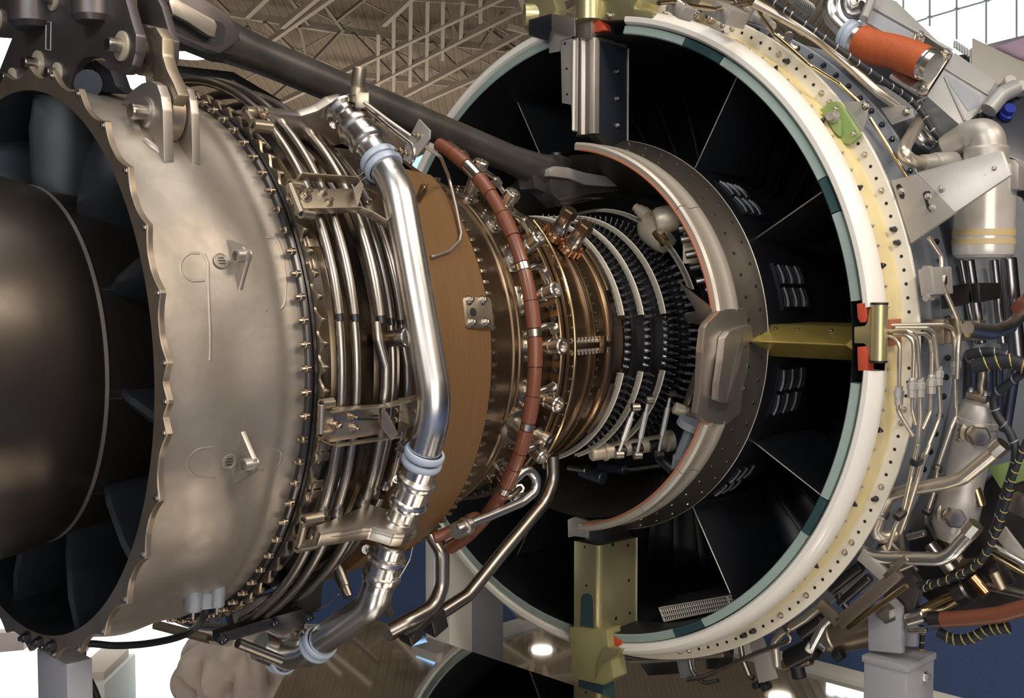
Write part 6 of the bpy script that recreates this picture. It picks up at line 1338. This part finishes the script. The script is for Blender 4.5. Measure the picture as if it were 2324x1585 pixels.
# corrugated roof sheets: thin ribs along the slope
rb = bmesh.new()
for i in range(-190, 191):
    c = Vector((CAM.x, CAM.y, 0)) + VR*(i*0.21)
    a, b = c + VD*14 - VR*6*0, c + VD*55
    A = Vector((a.x, a.y, roof_z(a) - 0.012)); B = Vector((b.x, b.y, roof_z(b) - 0.012))
    M = frame(A, B - A); add_box(rb, (0, 0, (B - A).length/2), (0.09, 0.025, (B - A).length), M)
ro_ = obj('roof_corrugation', rb, 'roof', rf); ro_['kind'] = 'stuff'
# roof truss: top chords, lower chords, lattice
tr = thing('roof_truss', 'pale steel lattice truss crossing under the brown hall roof', 'truss', (on_roof(800, 150).x, on_roof(800, 150).y, on_roof(800, 150).z))
D1, D2 = 0.35, 1.1
beam([(300, -10), (560, 36), (780, 70), (970, 92), (1160, 112), (1330, 128)], 0.15, 'truss_white', tr, D1)
beam([(640, 155), (900, 178), (1080, 196), (1330, 226)], 0.14, 'truss_white', tr, D1)
beam([(880, -10), (1170, 10), (1330, 22)], 0.14, 'truss_white', tr, D1)
for p, q in (((560, 36), (640, -40)), ((870, 55), (950, -20)), ((640, 230), (1190, -30)), ((830, 200), (1300, -40)), ((920, 215), (1340, -10)), ((560, 130), (830, -60)), ((640, 60), (760, -40)), ((960, 230), (1340, 60))):
    beam([p, q], 0.11, 'truss_white', tr, D2)
for x0, x1, y0, y1 in ((858, 858, 75, 215), (893, 893, 30, 205), (930, 932, -10, 195), (968, 970, 0, 180), (1004, 1005, 0, 135), (1045, 1050, 0, 90), (1090, 1090, -10, 50)):
    beam([(x0, y1), (x1, y0)], 0.075, 'truss_white', tr, D2)
for p, q in (((600, 50), (700, 150)), ((700, 150), (780, 65)), ((680, 60), (700, 150)), ((720, -10), (780, 70)), ((760, 50), (850, -20)), ((800, 75), (900, 178)), ((700, 55), (640, -30)), ((870, 90), (960, 190)), ((900, 30), (960, 85)), ((980, 95), (1080, 196)), ((1010, 20), (1045, 95)), ((1090, 105), (1140, 30)), ((1110, 200), (1180, 120)), ((560, 60), (610, 140)), ((520, 30), (470, -20)), ((1150, 110), (1240, 215)), ((1100, 60), (1200, 130)), ((620, 220), (690, 160))):
    beam([p, q], 0.065, 'truss_dark', tr, 0.6)
for p, q in (((560, 60), (1000, 260)), ((640, -10), (1100, 215)), ((800, -10), (1180, 180)), ((520, 200), (800, 50)), ((1000, -10), (1300, 160))):
    beam([p, q], 0.03, 'truss_white', tr, 0.3)
# second, farther lattice bay on the right side of the hall roof
tr2 = thing('roof_truss', 'farther lattice truss of the hall roof beside the fan case top', 'truss', tuple(on_roof(1220, 100)))
for p, q in (((1160, 30), (1330, -20)), ((1150, 60), (1340, 110)), ((1180, -10), (1240, 160)), ((1260, -10), (1210, 150))):
    beam([p, q], 0.10, 'truss_white', tr2, 1.6)
# hall lamps
def hall_source(x, y, r, label, drop=1.3, tilt=None):
    p = on_roof(x, y, drop); o = thing('hall_light', label, 'lamp', tuple(p), 'lamps hanging from the hall roof')
    bm = bmesh.new(); add_lathe(bm, [(0.0, r*0.95), (0.02, r)], Matrix.Translation(p), 24); obj('diffuser', bm, 'lamp_glow', o)
    bm = bmesh.new(); add_lathe(bm, [(0.02, r*1.05), (0.25, r*0.6), (0.4, r*0.3)], Matrix.Translation(p), 24); obj('housing', bm, 'truss_white', o)
    bm = bmesh.new(); add_box(bm, (0, 0, 0.6), (0.04, 0.04, 0.5), Matrix.Translation(p)); obj('hanger', bm, 'truss_dark', o)
hall_source(430, 128, 0.42, 'glowing hall lamp seen between the mount and the thrust link')
def pendant(x, y, t, r, label):
    q = on_z(x, y, ZF + 0.024); d = ray(x, y); p = q + Vector((d.x, d.y, -d.z))*t
    o = thing('pendant_light', label, 'lamp', tuple(p), 'lamps hanging from the hall roof')
    bm = bmesh.new(); add_lathe(bm, [(0.0, r*0.7), (0.01, r*0.72)], Matrix.Translation(p), 24); obj('diffuser', bm, 'lamp_glow', o)
    bm = bmesh.new(); add_lathe(bm, [(0.005, r*0.72), (-0.01, r*1.0), (0.03, r*1.02), (0.2, r*0.5)], Matrix.Translation(p), 24, cap=False); obj('housing', bm, 'truss_white', o)
    zt = roof_z(p); bm = bmesh.new(); add_box(bm, (0, 0, (zt - p.z)/2 + 0.08), (0.02, 0.02, zt - p.z - 0.16), Matrix.Translation(p)); obj('hanger', bm, 'truss_dark', o)
pendant(1230, 1475, 12.0, 0.20, 'round pendant lamp mirrored left of the lower gold pillar')
pendant(1770, 1582, 12.0, 0.20, 'round pendant lamp mirrored at the bottom left of the stand')
# glowing gridded screen wall at the upper right
p0 = on_y(2210, 40, 14.0)
GW = 24.0
def gw(x, y): 
    d = ray(x, y); n = Vector((-0.90, -0.44, 0)).normalized(); P = CAM + VD*24 + VR*10
    return CAM + d*((P - CAM).dot(n)/d.dot(n))
scr = thing('light_wall', 'glowing white gridded wall at the upper right', 'screen', tuple(gw(2250, 130)))
wn = Vector((0.90, 0.44, 0)).normalized()
prism('panel', [gw(x, y) for x, y in ((1900, 180), (2215, 113), (2600, 40), (2600, -330), (1900, -300))], wn*0.2, 'panel_light', scr, 0)
for pts in (((1900, 110), (2110, 40), (2171, 22), (2238, 3), (2400, -45)), ((1900, -110), (2400, -200)), ((2171, -120), (2171, 90)), ((2110, -120), (2110, 60)), ((2238, -120), (2238, 100)), ((2307, -120), (2307, 95)), ((2380, -120), (2380, 85)), ((2050, -120), (2050, 90))):
    P = [gw(x, y) - wn*0.02 for x, y in pts]; tube('grid_line', P, 0.022, 'grid_line', scr, 0, 6)
for x, y in ((2110, 40), (2171, 22), (2238, 3)):
    P = gw(x, y) - wn*0.03; cylr('grid_node', P - Vector((0, 0, 0.03)), P + Vector((0, 0, 0.03)), 0.06, 'grid_line', scr, 8)
prism('sill', [gw(x, y) - wn*0.1 for x, y in ((2200, 118), (2330, 86), (2600, 40), (2600, 260), (2200, 260))], -wn*0.3, 'sill_grey', scr, 0.01)
bn = thing('booth_panel', 'mauve booth panel below the glowing gridded wall', 'panel', tuple(gw(2300, 140) - wn*1.2))
prism('mauve_face', [gw(x, y) - wn*1.0 for x, y in ((2242, 134), (2400, 80), (2400, 200), (2300, 162))], -wn*0.1, 'mauve', bn, 0.005)
prism('white_ledge', [gw(x, y) - wn*1.1 for x, y in ((2200, 112), (2300, 160), (2400, 190), (2400, 240), (2200, 200))], -wn*0.1, 'booth_white', bn, 0.005)
# small lit screen seen between the hose and the pipe, and white sign at the left edge
def at_depth(x, y, D): 
    d = ray(x, y); return CAM + d*(D/d.dot(_f))
def lit(name, px, D, m, label, cat):
    P = [at_depth(x, y, D) for x, y in px]; c = sum(P, Vector())/len(P); zl = min(p.z for p in P)
    o = thing(name, label, cat, (c.x, c.y, ZF)); prism('lit_face', P, VD*0.05, m, o, 0)
    cylr('pole', Vector((c.x, c.y, ZF)) + VD*0.06, Vector((c.x, c.y, zl + 0.05)) + VD*0.06, 0.03, 'truss_dark', o, 10)
    rod('pole_foot', Vector((c.x, c.y, ZF)) + VD*0.06, Vector((c.x, c.y, ZF + 1)) + VD*0.06, [(0, 0.22), (0.02, 0.2)], 'truss_dark', o, 20)
lit('lit_screen', ((930, 392), (940, 360), (985, 340), (1010, 345), (965, 400)), 9.0, 'screen_blue', 'small lit screen seen between the brown hose and thrust link', 'screen')
lit('lit_sign', ((-60, 60), (40, 70), (30, 160), (-60, 170)), 8.0, 'panel_light', 'bright white sign at the left edge behind the mount', 'sign')
lit('lit_sign', ((270, 165), (325, 170), (330, 215), (270, 215)), 9.0, 'panel_light', 'bright white sign behind the mount arm and clevis', 'sign')
# lower floor: mirror platform with white border, upper mirror table under the core
mf = thing('mirror_platform', 'low mirrored platform with a white border on the blue carpet', 'platform', (-0.4, 0.2, ZF))
bm = bmesh.new(); add_box(bm, (-0.9, -0.4, ZF + 0.012), (4.26, 3.0, 0.024), None, 0); obj('mirror_top', bm, 'mirror', mf)
bm = bmesh.new(); add_box(bm, (-0.9, 1.155, ZF + 0.02), (4.36, 0.11, 0.04), None, 0.002); obj('border', bm, 'booth_white', mf)
bm = bmesh.new(); add_box(bm, (1.285, -0.4, ZF + 0.02), (0.11, 3.0, 0.04), None, 0.002); obj('border', bm, 'booth_white', mf)
mt = thing('mirror_table', 'raised mirror table under the core reflecting the engine', 'table', (-1.2, 0, ZF + 0.024))
MZ = -0.855
bm = bmesh.new(); add_prism(bm, [Vector((x, y, MZ)) for x, y in ((-0.36, 0.62), (-0.36, -0.75), (-1.22, -0.75), (-1.22, -0.10), (-0.78, 0.36), (-0.60, 0.62))], Vector((0, 0, -0.012)), 0); obj('mirror_top', bm, 'mirror', mt)
for x in (-1.15, -0.42):
    for y in (-0.68, -0.16 if x < -1 else 0.55):
        bm = bmesh.new(); add_box(bm, (x, y, (MZ - 0.012 + ZF + 0.024)/2), (0.05, 0.05, MZ - 0.012 - ZF - 0.024), None, 0.002); obj('leg', bm, 'rubber', mt)
# white booth wall, counter and draped cloth at the lower left
mat('backlit_white', (0.9, 0.92, 0.88), 0.6, emit=((0.95, 1.0, 0.93), 0.9))
def wall_pt(x, y, D=6.0): return at_depth(x, y, D)
bw = thing('backlit_panel', 'bright backlit white panel behind the rear stand post', 'panel', (at_depth(200, 1500, 3.95).x, at_depth(200, 1500, 3.95).y, ZF))
A, B = at_depth(-500, 1400, 3.95), at_depth(424, 1400, 3.95)
prism('panel_face', [Vector((A.x, A.y, ZF)), Vector((B.x, B.y, ZF)), Vector((B.x, B.y, -0.5)), Vector((A.x, A.y, -0.5))], VD*0.12, 'backlit_white', bw, 0)
prism('tan_rail', [at_depth(-300, 1440, 3.9), at_depth(68, 1425, 3.9), at_depth(68, 1466, 3.9), at_depth(-300, 1500, 3.9)], -VD*0.05, 'cloth_cream', bw, 0.002)
gb_ = thing('floor_case', 'grey case on the floor beside the black hose', 'case', (at_depth(190, 1600, 3.6).x, at_depth(190, 1600, 3.6).y, ZF))
a = at_depth(150, 1560, 3.6); b = at_depth(238, 1560, 3.6); zt = at_depth(190, 1552, 3.6).z
M = Matrix(((VR.x, VD.x, 0, (a.x + b.x)/2), (VR.y, VD.y, 0, (a.y + b.y)/2), (0, 0, 1, 0), (0, 0, 0, 1)))
bm = bmesh.new(); add_box(bm, (0, 0.15, (zt + ZF)/2), ((b - a).length, 0.3, zt - ZF), M, 0.01); obj('case_body', bm, 'sill_grey', gb_)
bm = bmesh.new(); add_box(bm, (0, 0.15, zt + 0.012), ((b - a).length*0.8, 0.24, 0.03), M, 0.008); obj('case_lid', bm, 'cloth_cream', gb_)
# draped cloth over a low stool, and a short brown post with a white collar
nu, nv2 = 70, 40; bm = bmesh.new(); grid = []
c0 = at_depth(578, 1560, 3.5); zt = at_depth(570, 1425, 3.5).z
for i in range(nu + 1):
    row = []
    for j in range(nv2 + 1):
        u = i/nu; v = j/nv2; th = 2*PI*u
        rad = 0.06*min(1, v*8) + 0.118*min(1, v*4) + 0.02*v
        f = (0.026*(abs(math.sin(5*th + 6.0*v))*2 - 1) + 0.020*(abs(math.sin(8*th - 5*v + 1))*2 - 1))*min(1, v*3) + 0.016*math.sin(3*th + 9*v)
        zz = zt - (zt - ZF)*max(0.0, (v - 0.18)/0.82) - 0.03*v*(1 + math.sin(5*th))*0.3
        p = c0 + VR*(rad + f)*math.cos(th) + VD*(rad + f)*math.sin(th)
        row.append(bm.verts.new((p.x, p.y, max(ZF + 0.03, zz + 0.02*math.sin(4*th + 2)*(1 - v)))))
    grid.append(row)
for i in range(nu):
    for j in range(nv2): bm.faces.new((grid[i][j], grid[i+1][j], grid[i+1][j+1], grid[i][j+1]))
bmesh.ops.remove_doubles(bm, verts=bm.verts[:], dist=1e-5)
cl_ = obj('draped_cloth', bm, 'cloth_cream', None, angle=70); tag(cl_, 'cream cloth draped in folds to the floor left of the mirrors', 'cloth')
bp0 = at_depth(699, 1560, 3.2)
bo = thing('post', 'short brown post with a white collar beside the cream cloth', 'post', (bp0.x, bp0.y, ZF))
zt = at_depth(699, 1480, 3.2).z; zc = at_depth(699, 1562, 3.2).z
rod('post_tube', Vector((bp0.x, bp0.y, ZF)), Vector((bp0.x, bp0.y, zt)), [(0, 0.016), (zt - ZF, 0.016)], 'hose_brown', bo, 18)
rod('collar', Vector((bp0.x, bp0.y, ZF)), Vector((bp0.x, bp0.y, zc)), [(0, 0.024), (zc - ZF, 0.021)], 'white_paint', bo, 18)
